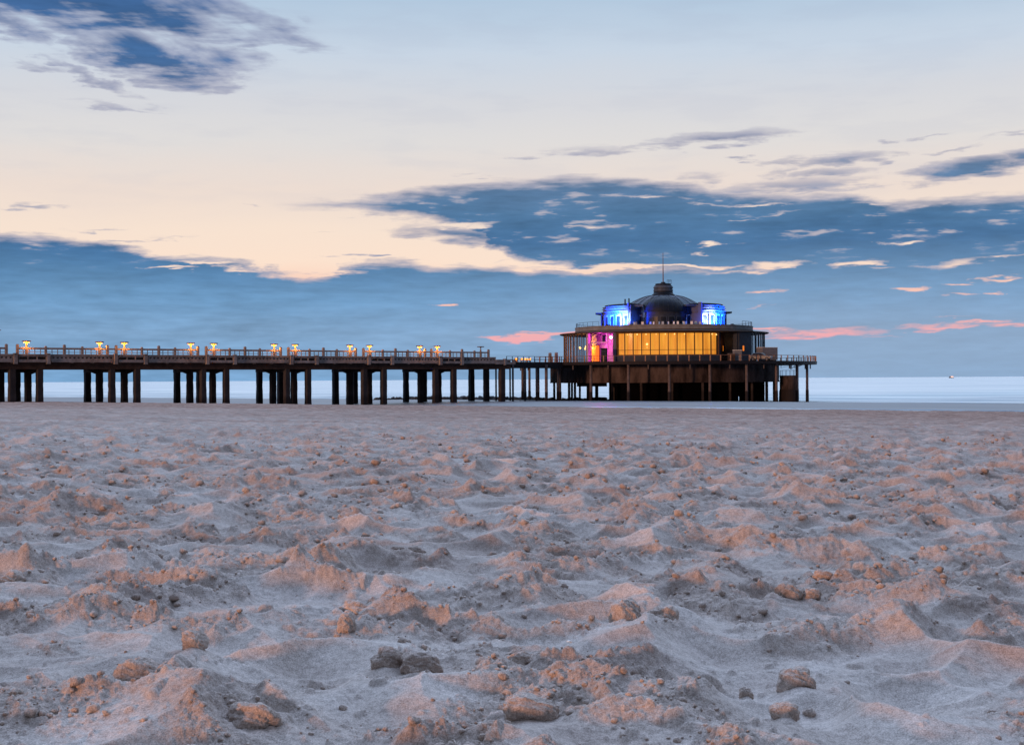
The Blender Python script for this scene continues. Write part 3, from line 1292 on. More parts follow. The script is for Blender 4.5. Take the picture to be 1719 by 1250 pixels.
# side tower
tw = at(1323, 631, 285)
tg = gz(Vector((tw.x, tw.y, 0))) - .4
root = thing('landing_tower', 'squat round concrete tower with a small rail under the right of the platform', 'tower', (tw.x, tw.y, 0))
MB().lathe([(0, tg), (1.9, tg), (1.78, -2.6), (1.7, -2.5), (1.66, .3), (1.74, .3), (1.74, .45), (0, .45)], n=20).build('tower_body', banded(MT['apron'], -2.6, -1.9, 'tide_stained_tower'), root)
mb = MB()
for k in range(12):
    t = 2 * pi * k / 12
    mb.tube((1.6 * cos(t), 1.6 * sin(t), .45), (1.6 * cos(t), 1.6 * sin(t), 1.45), .03, .03, 5)
    t2 = 2 * pi * (k + 1) / 12
    mb.tube((1.6 * cos(t), 1.6 * sin(t), 1.45), (1.6 * cos(t2), 1.6 * sin(t2), 1.45), .03, .03, 5)
mb.build('railing', MT['steel'], root)

# platform railing
rl = thing('platform_railing', 'thin metal railing with orange lit posts round the platform rim', 'railing', PC + Vector((0, 0, DZ)), PR)
pp = MB().box(-.085, .085, -.07, .07, 0, 1.12).build('post', MT['postmat'])
pdata = pp.data
bpy.data.objects.remove(pp)
for k in range(96):
    phi = 1.2 + 3.75 * k
    if -72 < ((phi + 180) % 360 - 180) < -55:
        continue
    p = ploc(30.75, phi)
    o = link_me('post', pdata, rl, (p.x, p.y, 0))
    o.rotation_euler = (0, 0, R(phi))
MB().ring(30.7, 30.8, 1.02, 1.10, -54, 288, 96).build('top_rail', MT['rust'], rl)
MB().ring(30.72, 30.78, .52, .56, -54, 288, 96).build('mid_rail', MT['steel'], rl)

# building ------------------------------------------------------------------
bd = thing('pier_pavilion', 'round domed pier pavilion with orange lit windows, lit blue and magenta', 'pavilion', PC, PR)
G0, G1 = -26, 31
EZ = 8.95
MB().ring(20.35, 20.7, DZ, 4.5, G0, G1, 12).build('base_wall', MT['wall'], bd)
np_ = 12
for k in range(np_):
    a = G0 + (G1 - G0) * k / np_
    b = G0 + (G1 - G0) * (k + 1) / np_
    fr = MB()
    p = ploc(20.5, a)
    fr.ring(20.42, 20.66, 4.5, 8.86, a - .22, a + .22, 1)
    fr.ring(20.44, 20.62, 8.7, 8.86, a + .22, b - .22, 1)
    fr.ring(20.44, 20.62, 4.502, 4.6, a + .22, b - .22, 1)
    fr.ring(20.46, 20.6, 5.45, 5.53, a + .22, b - .22, 1)
    w = fr.build('window_frame', MT['mullion'], bd)
    MB().ring(20.50, 20.53, 4.5, 8.86, a + .22, b - .22, 2).build('pane', MT['glass'], w)
MB().ring(20.42, 20.66, 4.5, 8.86, G1 - .22, G1 + .22, 1).build('window_frame', MT['mullion'], bd)
# pleated curtain
mb = MB()
vs = []
n = 240
for i in range(n + 1):
    t = G0 + .3 + (G1 - G0 - .6) * i / n
    r = 19.9 + .06 * sin(i * 1.9) + .04 * sin(i * .7)
    for z in (4.3, 8.85):
        v = ploc(r, t, z)
        vs.append((v.x, v.y, v.z))
mb.add(vs, [(2 * i, 2 * i + 2, 2 * i + 3, 2 * i + 1) for i in range(n)])
mb.build('curtain', MT['curtain'], bd, True)
for phi, z, r in ((-16.8, 6.0, .10), (-9, 6.6, .22), (-9, 6.0, .08), (-20, 8.5, .09), (-14.5, 8.5, .13), (-9.5, 8.5, .11), (-4, 8.5, .08), (1, 8.5, .10), (6, 8.5, .12), (11.5, 8.5, .10), (17, 8.5, .12), (22, 8.5, .11), (27.5, 8.5, .12), (30.2, 8.4, .14)):
    p = ploc(20.2, phi, z)
    MB().lathe([(0, -r), (r * .7, -r * .7), (r, 0), (r * .7, r * .7), (0, r)], n=12).build('bulb', MT['bulb'], bd, True, p)
# floor slab + roof slab
MB().lathe([(0, DZ + .002), (20.8, DZ + .002), (20.8, DZ + .08), (0, DZ + .08)], n=96).build('floor_slab', MT['conc'], bd)
MB().lathe([(0, EZ), (21.2, EZ), (21.4, EZ + .1), (21.4, EZ + .24), (18, EZ + .5), (0, EZ + .5)], n=96).build('eaves', MT['soffit'], bd)
bandm = MB()
bandm.ring(17.85, 18.2, EZ + .35, 10.35, 0, 360, 96)
bandm.ring(17.8, 18.28, 10.352, 10.47, 0, 360, 96)
bandm.build('parapet_band', MT['band'], bd)
MB().ring(18.21, 18.3, 9.45, 9.6, 0, 360, 96).build('band_moulding', MT['soffit'], bd)
# side colonnades: see-through glazing with fins
for (a, b) in ((-128, -47.5), (57, 132)):
    n = int((b - a) / 4.2)
    for k in range(n + 1):
        t = a + (b - a) * k / n
        MB().ring(20.45, 20.62, DZ + .08, EZ, t - .2, t + .2, 1).build('fin', MT['mullion'] if a < 0 else MT['wall'], bd)
    MB().ring(20.5, 20.53, DZ + .08, EZ, a, b).build('side_glazing', MT['glass'], bd)
MB().ring(20.3, 20.7, DZ + .08, EZ, 132, 232).build('rear_wall', MT['wall'], bd)
# inner hall
MT['hall'] = mat('hall_plaster', (.30, .20, .12), .8, .3, 1)
MB().ring(12.5, 12.8, DZ + .08, EZ, 0, 360, 60).build('hall_wall', MT['hall'], bd)
# right dark recess: solid parts
MB().ring(20.2, 20.6, DZ + .08, EZ, 45.5, 56.7).build('side_wall', MT['wall'], bd)
MB().ring(16.8, 17.1, DZ + .08, EZ, 30, 47).build('recess_wall', MT['warmwall'], bd)
MB().box(0, .3, 0, 3.6, DZ + .08, EZ).build('recess_cheek', MT['wall'], bd, False, ploc(20.4, 31.6), R(31.6))
MB().box(-.3, 0, 0, 3.6, DZ + .08, EZ).build('recess_cheek', MT['wall'], bd, False, ploc(20.3, 45.5), R(45.5))
for (a, b, z0, z1) in ((35.2, 36.2, 5.3, 6.7), (36.6, 38.2, 5.5, 6.8), (31.8, 33, 4.6, 6.6), (42.2, 42.9, 5.2, 6.4)):
    w = MB().ring(17.11, 17.2, z0, z1, a, b, 1).build('window_frame', MT['mullion'], bd)
    MB().ring(17.205, 17.23, z0 + .1, z1 - .1, a + .2, b - .2, 1).build('pane', MT['warmglow'], w)
MB().ring(18.3, 19.6, 4.55, 4.7, 34, 42).build('counter', MT['warmwall'], bd)
MB().ring(20.61, 20.64, 5.3, 6.3, 48.3, 49.5, 1).build('small_window', MT['warmglow'], bd)
# entrance recess, magenta
MB().ring(16.2, 16.5, DZ + .08, EZ, -62, -24).build('entrance_wall', MT['pinkwall'], bd)
MB().box(-.35, .0, 0, 4.2, DZ + .08, EZ).build('entrance_cheek', MT['pinkwall'], bd, False, ploc(20.4, G0 - .5), R(G0))
MB().box(0, .5, 0, 4.2, DZ + .08, EZ).build('entrance_cheek', MT['pinkwall'], bd, False, ploc(20.5, -47.5), R(-4))
MB().box(0, .55, 0, .5, DZ + .08, EZ).build('entrance_pillar', MT['pinkwall'], bd, False, ploc(20.6, -47.5), R(-47))
MB().box(-.6, 0, 0, .5, DZ + .08, EZ).build('entrance_pillar', MT['plaster'], bd, False, ploc(20.75, G0 - .3), R(G0))
MB().ring(19.6, 20.0, 7.0, 7.25, -46.5, -33).build('entrance_beam', MT['pinkwall'], bd)
MB().tube(ploc(18.6, -36.4, DZ), ploc(18.6, -36.4, EZ), .22, .22, 12).build('entrance_column', MT['pinkwall'], bd)
w = MB().ring(16.51, 16.6, 3.4, 6.7, -60, -50, 2).build('entrance_door', MT['mullion'], bd)
MB().ring(16.61, 16.64, 3.5, 6.6, -59.6, -50.4, 2).build('pane', emat('doorway_lit', srgb(245, 135, 40), .75), w)
for (a_, b_, z0_, z1_) in ((-36, -33.5, 4.2, 6.8), (-32.8, -30.5, 4.2, 6.8), (-47, -43, 7.4, 8.7)):
    MB().ring(16.51, 16.6, z0_, z1_, a_, b_, 1).build('entrance_window', MT['glassdark'], bd)
MB().ring(16.51, 16.6, 3.4, 6.6, -41.5, -37, 2).build('entrance_door', MT['pinkwall'], bd)
p = ploc(19.0, -32.6, 8.1)
MB().lathe([(0, -.28), (.2, -.2), (.28, 0), (.2, .2), (0, .28)], n=14).build('globe_light', MT['whitebulb'], bd, True, p)
MB().box(-.8, .8, -.06, .06, -.06, .06).build('tube_light', MT['whitebulb'], bd, False, ploc(18.6, -28.8, 8.25), R(-28))
plight(pworld(19.2, -40, 7.9), (1, .05, .75), 620, .3)
plight(pworld(19.8, -35, 4.8), (1, .05, .72), 320, .3)
plight(pworld(22.3, -38, 7.4), (1, .05, .7), 170, .3)
plight(pworld(19.4, -30.5, 6), (1, .05, .72), 200, .3)
# warm chandelier on the left
for k in range(7):
    p = ploc(18.6 + .5 * sin(k * 2), -64 + k * 2.3, 6.2 + .25 * sin(k * 2.7))
    MB().lathe([(0, -.2), (.2, 0), (0, .2)], n=8).build('bulb', MT['bulb'], bd, True, p)
plight(pworld(18.3, -58, 6.3), (1, .45, .12), 650, .3)
plight(pworld(16.3, -66, 6.3), (1, .45, .12), 450, .3)
plight(pworld(17.5, 38, 7), (1, .42, .12), 40, .3)

# level two -------------------------------------------------------------
MB().ring(12.6, 12.9, EZ + .5, 13.4, 86, 278, 60).build('upper_wall', MT['wall'], bd)
MB().ring(8, 14.0, 13.32, 13.55, 84, 280, 60).build('upper_eaves', MT['roof'], bd)
MB().ring(8, 12.3, 13.551, 14.7, 86, 278, 60).build('upper_roof', MT['roof'], bd)
for (a, b, nm, pole) in ((-80, -31, 'left corner turret lit blue with a white glare', -33), (36, 85, 'right corner turret lit blue with a white glare', 36)):
    body = MB()
    body.ring(8.5, 12.5, EZ + .4, 14.5, a, b)
    tu = body.build('turret', MT['plaster'], bd)
    tu['label'] = nm
    for z, r, h in ((13.0, 12.75, .12), (13.45, 12.85, .2), (14.05, 12.75, .12), (14.5, 12.65, .1)):
        MB().ring(8.5, r, z + .003, z + h, a - .5, b + .5).build('cornice', MT['plaster'], tu)
    MB().ring(8.5, 12.2, 14.61, 14.98, a + 1, b - 1).build('turret_parapet', MT['roof'], tu)
    m0 = (a + b) / 2
    for k in range(5):
        t = a + (b - a) * (k + .5) / 5
        w = MB().ring(12.51, 12.58, 10.4, 12.7, t - 2.9, t + 2.9, 3).build('window', MT['white'], tu)
        MB().ring(12.585, 12.6, 10.5, 12.6, t - 2.5, t + 2.5, 3).build('pane', MT['glassdark'], w)
        MB().ring(12.55, 12.8, 10.3, 13.0, t + 4.0, t + 5.2, 1).build('pilaster', MT['plaster'], tu)
    MB().box(-.12, .12, -.5, .5, 10.3, 15.1).build('blade_wall', MT['plaster'], tu, False, ploc(12.4, pole), R(pole))
for k, phi in enumerate((-44, -38.5)):
    p = ploc(11, phi)
    MB().tube((p.x, p.y, 14.9), (p.x, p.y, 16.0 + .1 * k), .14, .14, 10).build('chimney_pipe', MT['steel'], bd)
# central recess wall with windows
MB().ring(8.6, 9.0, EZ + .4, 14.3, -34, 38).build('centre_wall', MT['wall'], bd)
for k in range(8):
    t = -30 + 9 * k
    w = MB().ring(9.01, 9.08, 10.5, 12.4, t - 2.8, t + 2.8, 2).build('window', MT['wall'], bd)
    MB().ring(9.085, 9.1, 10.6, 12.3, t - 2.3, t + 2.3, 2).build('pane', MT['glassdark'], w)
for phi in (-29, 33):
    MB().box(-.55, -.45, -.05, .05, 10.3, 12.6).box(.45, .55, -.05, .05, 10.3, 12.6).box(-.55, .55, -.05, .05, 12.601, 12.7).build('door_frame', MT['white'], bd, False, ploc(9.3, phi), R(phi))
# roof ring around dome
MB().lathe([(0, 14.3), (8.7, 14.3), (8.6, 14.75), (8.2, 14.9), (7.4, 15.0), (0, 15.0)], n=72).build('flat_roof', MT['roof2'], bd)
MB().ring(8.3, 11.2, 14.35, 14.72, 24, 40, 6).build('side_roof', MT['roof2'], bd)
MB().ring(8.3, 11.2, 14.35, 14.72, -36, -21, 6).build('side_roof', MT['roof2'], bd)
prof = []
for i in range(13):
    t = i / 12
    r = 7.5 + (2.2 - 7.5) * t
    z = 15.0 + 2.05 * sin(t * pi / 2) ** .95
    prof.append((r, z))
dm = MB().lathe(prof, n=24).build('main_dome', MT['roof2'], bd)
for k in range(24):
    t = R(15 * k + 2)
    mb = MB()
    for (r0, z0), (r1, z1) in zip(prof[::2], prof[2::2]):
        mb.tube((r0 * sin(t), -r0 * cos(t), z0 + .02), (r1 * sin(t), -r1 * cos(t), z1 + .02), .06, .06, 5)
    mb.build('rib', MT['rib'], dm)
# front apse
AC = -7.9
ap = MB().ring(4.15, 4.35, EZ + .4, 13.35, -100, 100, 40)
o = ap.build('apse_drum', MT['wall'], bd, False, (0, AC, 0))
MB().ring(4.1, 4.7, 13.2, 13.5, -110, 110, 40).build('cornice', MT['roof'], o)
for k in range(7):
    t = -66 + 22 * k
    w = MB().ring(4.36, 4.42, 10.5, 12.3, t - 8.5, t + 8.5, 3).build('window', MT['roof2'], o)
    MB().ring(4.425, 4.44, 10.62, 12.2, t - 7.3, t + 7.3, 3).build('pane', MT['glassdark'], w)
prof2 = [(4.55 * cos(t), 13.5 + 3.0 * sin(t)) for t in [i / 12 * pi / 2 for i in range(13)]]
ad = MB().lathe(prof2, 0, 0, n=48).build('apse_dome', MT['roof'], bd, True, (0, AC, 0))
for k in range(-7, 8):
    t = R(13 * k)
    mb = MB()
    for (r0, z0), (r1, z1) in zip(prof2[:-2:2], prof2[2::2]):
        mb.tube((r0 * sin(t), -r0 * cos(t), z0 + .01), (r1 * sin(t), -r1 * cos(t), z1 + .01), .045, .045, 5)
    mb.build('rib', MT['rib'], ad)
# cupola
cu = MB().lathe([(0, 16.9), (2.35, 16.9), (2.35, 17.25), (2.15, 17.35), (2.0, 17.6), (1.95, 17.9)], n=36).build('cupola', MT['roof'], bd)
MB().lathe([(1.95, 17.9), (2.02, 18.0), (2.02, 18.25), (1.9, 18.3), (1.9, 18.5), (2.02, 18.55), (2.02, 18.8), (1.9, 18.9), (1.85, 19.1)], n=36).build('cupola_band', MT['roof2'], cu)
MB().lathe([(1.85, 19.1), (1.65, 19.15), (1.6, 19.5), (.5, 19.6), (.45, 19.85), (0, 19.85)], n=36).build('cupola_top', MT['roof'], cu)
mb = MB()
for dx in (.8, 1.1, 1.4):
    pts = [(dx, 0, 19.4), (dx, 0, 20.2), (dx + .15 * (dx - .8), -.1, 20.35), (dx + .3, -.3, 20.2), (dx + .3, -.3, 19.4)]
    for a, b in zip(pts, pts[1:]):
        mb.tube(a, b, .03, .03, 5)
mb.tube((.8, 0, 20.0), (1.5, 0, 20.0), .03, .03, 5).tube((1.1, -.3, 20.0), (1.7, -.3, 20.0), .03, .03, 5)
mb.build('ladder_cage', MT['steel'], cu)
MB().tube((0, 0, 19.8), (0, 0, 22.9), .11, .09, 8).tube((0, 0, 22.9), (0, 0, 25.9), .075, .05, 8).build('mast', MT['rust'], bd)
# terrace railings
tr = thing('terrace_railing', 'thin metal railing on the grey band round the upper terrace', 'railing', PC + Vector((0, 0, 10.47)), PR)
mb = MB()
for (a, b) in ((-150, -45), (60, 150)):
    mb.ring(17.95, 18.03, .82, .88, a, b)
    mb.ring(17.96, 18.02, .4, .43, a, b)
mb.build('rail', MT['steel'], tr)
mp_ = MB().box(-.03, .03, -.03, .03, 0, .82).build('post', MT['steel'])
md_ = mp_.data
bpy.data.objects.remove(mp_)
for (a, b) in ((-150, -45), (60, 150)):
    for k in range(18):
        p = ploc(18, a + (b - a) * k / 17)
        link_me('post', md_, tr, (p.x, p.y, 0))


# terrace floodlights (real lamps)
def flood(phi, r, label, power, aim_phi):
    root = thing('floodlight', label, 'floodlight', pworld(r, phi, EZ + .5), PR + R(phi), 'floodlights washing the turrets blue')
    MB().tube((0, 0, 0), (0, 0, .9), .06, .06, 6).build('stand', MT['steel'], root)
    MB().box(-.35, .35, -.25, .12, .9, 1.35).build('housing', MT['steel'], root)
    MB().box(-.30, .30, .121, .15, .94, 1.31).build('lens', MT['flood'], root)
    spot(pworld(r - .5, phi, EZ + 2.0), pworld(12, phi - 4, 12.6), (.004, .06, 1), power, 130, .5)


flood(-43, 16.0, 'floodlight in front of the left turret', 42000, -43)
flood(58, 16.0, 'floodlight in front of the right turret', 42000, 58)
spot(pworld(16.2, -38, 11.2), pworld(12.4, -38, 12.0), (.55, .7, 1), 12000, 64, .6)
spot(pworld(16.2, -56, 11.2), pworld(12.4, -56, 12.6), (.01, .09, 1), 30000, 75, .7)
spot(pworld(16.0, -46, 11.5), pworld(12.4, -46, 14.0), (.02, .14, 1), 26000, 60, .7)
spot(pworld(16.2, 47, 11.2), pworld(12.4, 47, 12.1), (.55, .7, 1), 15000, 66, .6)
spot(pworld(16.2, 66, 11.2), pworld(12.4, 66, 12.6), (.01, .11, 1), 22000, 90, .7)
spot(pworld(14.0, 30, 10.8), pworld(11.5, 32, 12.6), (.02, .13, 1), 900, 90, .7)
spot(pworld(13.0, -24, 10.8), pworld(11.5, -31, 12.6), (.02, .13, 1), 700, 90, .7)


# terrace chairs
ch0 = thing('terrace_chair', 'small white chair on the upper terrace in front of the dark windows', 'chair', (0, 0, 0), PR, 'white chairs on the upper terrace')
MB().box(-.24, .24, -.24, .24, .42, .47).build('seat', MT['white'], ch0)
MB().box(-.24, .24, .2, .24, .471, 1.0).build('backrest', MT['white'], ch0)
for sx in (-.2, .2):
    for sy in (-.2, .2):
        MB().tube((sx, sy, 0), (sx, sy, .42), .02, .02, 5).build('leg', MT['white'], ch0)
rn = random.Random(3)
for k in range(16):
    c = ch0 if k == 0 else copy_tree(ch0)
    phi = -24 + 3.3 * k + rn.random() * 1.5
    c.location = pworld(15.6 + rn.random() * 1.3, phi, EZ + .5 + .62)
    c.rotation_euler = (0, 0, rn.random() * 6)
MB().ring(14.6, 17.8, EZ + .502, EZ + 1.12, -30, 36).build('terrace_step', MT['band'], bd)

# ------------------------------------------------------------------ bridge
br = thing('link_bridge', 'low dark steel bridge joining the concrete pier to the round platform', 'bridge', pw(77, 0), TH)
MB().box(-5.5, 17, 1.0, 8.2, 2.75, DZ - .02).build('deck', MT['steel'], br)
for q in (1.0, 7.6):
    MB().box(.3, 17, q, q + .5, 2.1, 2.749).build('beam', MT['steel'], br)
MB().box(-4.4, .2, .9, 8.4, 1.95, 2.2).build('beam', MT['girder'], br)
for (s, q, r) in ((1.2, .6, .19), (1.6, 3.6, .19), (2.8, 7.6, .17), (4.6, 1.2, .19), (6.4, 7.8, .17), (7.4, 1.2, .17), (9.6, .9, .3), (12, 6, .2), (13.5, 2, .2)):
    g = gz(pw(77 + s, q)) - .3
    MB().tube((s, q, g), (s, q, 2.75), r, r, 10).build('column', MT['colw'], br)
brr = thing('bridge_railing', 'thin metal railing along the front of the link bridge', 'railing', pw(77, 1.05, DZ), TH)
MB().box(0, 15.2, -.03, .03, 1.02, 1.08).build('top_rail', MT['steel'], brr)
MB().box(0, 15.2, -.02, .02, .5, .53).build('mid_rail', MT['steel'], brr)
for k in range(12):
    link_me('post', md_, brr, (k * 1.35 + .1, 0, 0)).scale = (1.6, 1.6, 1.26)
# small lit bollard lamps on the bridge
bl0 = thing('bollard_lamp', 'low glowing bollard lamp on the link bridge', 'lamp', (0, 0, 0), 0, 'low lamps glowing on the link bridge')
MB().tube((0, 0, 0), (0, 0, .45), .09, .09, 8).build('stem', MT['steel'], bl0)
MB().lathe([(0, .46), (.16, .46), (.2, .75), (0, .8)], n=12).build('lamp_glass', MT['lampglow'], bl0, True)
for k, px in enumerate((866.5, 876, 881.5, 885.5, 890)):
    c = bl0 if k == 0 else copy_tree(bl0)
    s = s_of(px, 5.5)
    c.location = pw(s, 5.5, DZ)
    plight(pw(s, 5.0, DZ + .6), (1, .5, .15), 16, .1)
for (px, Y, hh, lab) in ((923.5, 287, 18, 'left one of two tapered concrete pillars on the platform'), (934, 284, 19.5, 'right one of two tapered concrete pillars on the platform')):
    p = at(px, 604, Y)
    root = thing('stone_pillar', lab, 'pillar', (p.x, p.y, DZ))
    MB().lathe([(0, 0), (.42, 0), (.38, .9), (.32, 1.8), (.33, 2.0), (.25, 2.1), (0, 2.12)], n=16).build('shaft', MT['conc'], root, True)
    MB().lathe([(0, .0), (.5, .0), (.5, .18), (.43, .22), (.43, .2)], n=16).build('plinth', MT['conc'], root)

# ------------------------------------------------------------------ things on the platform
# pale storage container
p = at(1288, 604, 277)
root = thing('storage_container', 'large pale box container standing at the right of the platform behind the car', 'container', (p.x, p.y, DZ), PR + R(28))
MB().box(-1.7, 1.7, -1.1, 1.1, .25, 2.65).build('container_body', MT['boxgrey'], root)
MB().box(-1.74, 1.74, -1.14, 1.14, 2.651, 2.72).build('roof', MT['white'], root)
MB().box(-1.5, 1.5, -.9, .9, 0, .249).build('chassis', MT['steel'], root)
MB().box(-.8, .8, -1.13, -1.102, .35, 2.5).build('door', MT['boxgrey'], root)
# smaller grey box / hut
p = at(1238, 604, 270)
root = thing('service_box', 'pale grey service cabinet by the dark side entrance', 'cabinet', (p.x, p.y, DZ), PR + R(10))
MB().box(-.75, .75, -.6, .6, 0, 2.0).build('cabinet_body', MT['boxgrey'], root)
MB().box(-.8, .8, -.65, .65, 2.001, 2.1).build('lid', MT['white'], root)
MB().box(-.68, -.02, -.63, -.602, .1, 1.9).box(.02, .68, -.63, -.602, .1, 1.9).build('door', MT['boxgrey'], root)
p = at(1228, 604, 269)
root = thing('low_cabinet', 'low brownish cabinet left of the pale service cabinet', 'cabinet', (p.x, p.y, DZ), PR + R(10))
MB().box(-.6, .6, -.5, .5, 0, 1.35).build('cabinet_body', MT['warmwall'], root)
MB().box(-.65, .65, -.55, .55, 1.351, 1.42).build('lid', MT['rail'], root)
# dark kiosk in front of the entrance
p = pworld(22.0, -41.5, DZ)
p = at(1014.5, 604, 274)
root = thing('entrance_kiosk', 'dark kiosk standing before the magenta entrance', 'kiosk', (p.x, p.y, DZ), PR)
MB().box(-.62, .62, -.5, .5, 0, 2.55).build('kiosk_body', MT['glassdark'], root)
MB().box(-.7, .7, -.58, .58, 2.551, 2.68).build('roof', MT['steel'], root)
for k in range(3):
    MB().box(-.5, .5, -.53, -.502, .5 + .65 * k, 1.0 + .65 * k).build('panel', MT['wall'], root)

# car
p = at(1277, 604, 268)
car = thing('parked_car', 'dark car parked on the platform in front of the pale container', 'car', (p.x, p.y, DZ), PR + R(-14))
body = [(-2.0, .45), (-2.05, .75), (-1.95, .98), (-1.75, 1.02), (-1.25, 1.5), (.2, 1.52), (.95, 1.0), (1.9, .88), (2.05, .7), (2.05, .42), (1.6, .34), (-1.6, .34)]


def extr(prof, w, taper_above=None, tp=.12):
    mb = MB()
    n = len(prof)
    vs = []
    for sgn in (-1, 1):
        for x, z in prof:
            ww = w - (tp if z > 1.2 else 0)
            vs.append((x, sgn * ww, z))
    fs = [tuple(range(n)), tuple(range(2 * n - 1, n - 1, -1))]
    fs += [(i, (i + 1) % n, n + (i + 1) % n, n + i) for i in range(n)]
    return mb.add(vs, fs)


cb = extr(body, .85).build('body', MT['carbody'], car)
bm_ = cb.modifiers.new('bevel', 'BEVEL')
bm_.width = .05
MB().add([(-1.60, -.87, 1.08), (-1.2, -.755, 1.42), (.12, -.755, 1.44), (.66, -.87, 1.08), (-1.60, -.852, 1.08)], [(0, 1, 2, 3)]).build('side_window', MT['glassdark'], car)
MB().add([(.25, -.70, 1.50), (.25, .70, 1.50), (.97, .8, 1.02), (.97, -.8, 1.02)], [(0, 1, 2, 3)]).build('windscreen', MT['glassdark'], car, False, (.03, 0, .02))
for x in (-1.3, 1.3):
    for y in (-.8, .8):
        w = MB().tube((x, y - .1, .33), (x, y + .1, .33), .33, .33, 18).build('wheel', MT['tyre'], car)
        MB().tube((x, y - .115, .33), (x, y + .115, .33), .19, .19, 12).build('rim', MT['boxgrey'], w)
for y in (-.6, .6):
    MB().box(2.03, 2.08, y - .15, y + .15, .66, .80).build('headlight', MT['white'], car)

# ------------------------------------------------------------------ rocks of the groyne
rocks = []
for s in range(7):
    P = ICO_V
    ic = bmesh.new()
    bmesh.ops.create_icosphere(ic, subdivisions=3, radius=1)
    V = np.array([v.co[:] for v in ic.verts])
    FF = [[v.index for v in f.verts] for f in ic.faces]
    ic.free()
    V = V * (1 + .6 * n3(V, 1.0, 80 + s)[:, None] + .3 * n3(V, 2.3, 90 + s)[:, None] + .1 * n3(V, 6, 95 + s)[:, None])
    V = V * np.array([1.1, .9, .75])
    o = MB().add(V.tolist(), FF).build('groyne_rock', MT['rock'], None, False)
    rocks.append(o.data)
    bpy.data.objects.remove(o)
rn = random.Random(21)
k = 0
x = 632.
while x < 1022:
    Y = 296 + (x - 632) * .03 + rn.uniform(-2, 2)
    p = at(x, 670, Y)
    g = gz(p)
    r = rn.uniform(.38, .8)
    if rn.random() < .22:
        r *= 1.35
    if x < 680:
        r *= .8
    o = bpy.data.objects.new('groyne_rock', rocks[k % 7])
    C.objects.link(o)
    o.location = (p.x, Y, g + .32 * r)
    o.scale = (r * rn.uniform(.9, 1.5), r, r * rn.uniform(.7, 1.05))
    o.rotation_euler = (rn.uniform(-.3, .3), rn.uniform(-.3, .3), rn.uniform(0, 6.28))
    tag(o, 'dark weed covered boulder in the low groyne behind the pier piles', 'rock', 'boulders of the groyne behind the pier')
    x += rn.uniform(4.0, 6.5)
    k += 1

# ------------------------------------------------------------------ far ship
p = at(1597, 632, 5200)
sh = thing('cargo_ship', 'tiny distant ship with a pale light on the horizon at the right', 'ship', (p.x, 5200, SEA))
hull = [(-8, 0), (-9, 2.6), (8, 2.6), (9.5, 3.2), (8.5, 0)]
mb = MB()
n = len(hull)
vs = [(x, sg * 2, z) for sg in (-1, 1) for x, z in hull]
mb.add(vs, [tuple(range(n)), tuple(range(2 * n - 1, n - 1, -1))] + [(i, (i + 1) % n, n + (i + 1) % n, n + i) for i in range(n)])
mb.build('hull', MT['boxgrey'], sh)
MB().box(-7, -2, -1.6, 1.6, 2.61, 5.4).box(-6.5, -3, -1.3, 1.3, 5.41, 6.6).build('bridge_house', MT['boxgrey'], sh)
MT['deckglow'] = emat('deck_lights_lit', srgb(255, 205, 185), 1.0)
MB().box(-1.5, 7, -1.5, 1.5, 2.61, 6.2).build('deck_lights', MT['deckglow'], sh)

# ------------------------------------------------------------------ sky (world)
w = bpy.data.worlds.new('World')
scene.world = w
w.use_nodes = True
nt = w.node_tree
N = nt.nodes
bg = N['Background']
tc = N.new('ShaderNodeTexCoord')
sep = N.new('ShaderNodeSeparateXYZ')
lnk(nt, tc.outputs['Generated'], sep.inputs[0])


def M_(op, a, b=None, c=None, clamp=False):
    n = N.new('ShaderNodeMath')
    n.operation = op
    n.use_clamp = clamp
    for i, q in enumerate((a, b, c)):
        if q is None:
            continue
        if isinstance(q, (int, float)):
            n.inputs[i].default_value = q
        else:
            lnk(nt, q, n.inputs[i])
    return n.outputs[0]


def RAMP(fac, stops, interp='LINEAR'):
    r = N.new('ShaderNodeValToRGB')
    r.color_ramp.interpolation = interp
    while len(r.color_ramp.elements) < len(stops):
        r.color_ramp.elements.new(.5)
    for e, (pos, col) in zip(r.color_ramp.elements, stops):
        e.position = pos
        e.color = col if len(col) == 4 else (*col, 1)
    lnk(nt, fac, r.inputs[0])
    return r.outputs[0]


def SS(x, a, b):
    n = N.new('ShaderNodeMapRange')
    n.interpolation_type = 'SMOOTHSTEP'
    n.inputs[1].default_value = a
    n.inputs[2].default_value = b
    lnk(nt, x, n.inputs[0])
    return n.outputs[0]


def MIX(fac, a, b, mode='MIX'):
    n = N.new('ShaderNodeMix')
    n.data_type = 'RGBA'
    n.blend_type = mode
    for i, q in ((0, fac), (6, a), (7, b)):
        if isinstance(q, (int, float)):
            n.inputs[i].default_value = q
        elif isinstance(q, tuple):
            n.inputs[i].default_value = q
        else:
            lnk(nt, q, n.inputs[i])
    return n.outputs[2]


DEG = 180 / pi
az = M_('MULTIPLY', M_('ARCTAN2', sep.outputs[0], sep.outputs[1]), DEG)
el = M_('MULTIPLY', M_('ARCSINE', M_('MAXIMUM', M_('MINIMUM', sep.outputs[2], 1.), -1.)), DEG)


def ae(px, py):
    a = atan((px - 859.5) / F)
    e = atan((hor(px) - py) / F * cos(a))
    return a * DEG, e * DEG


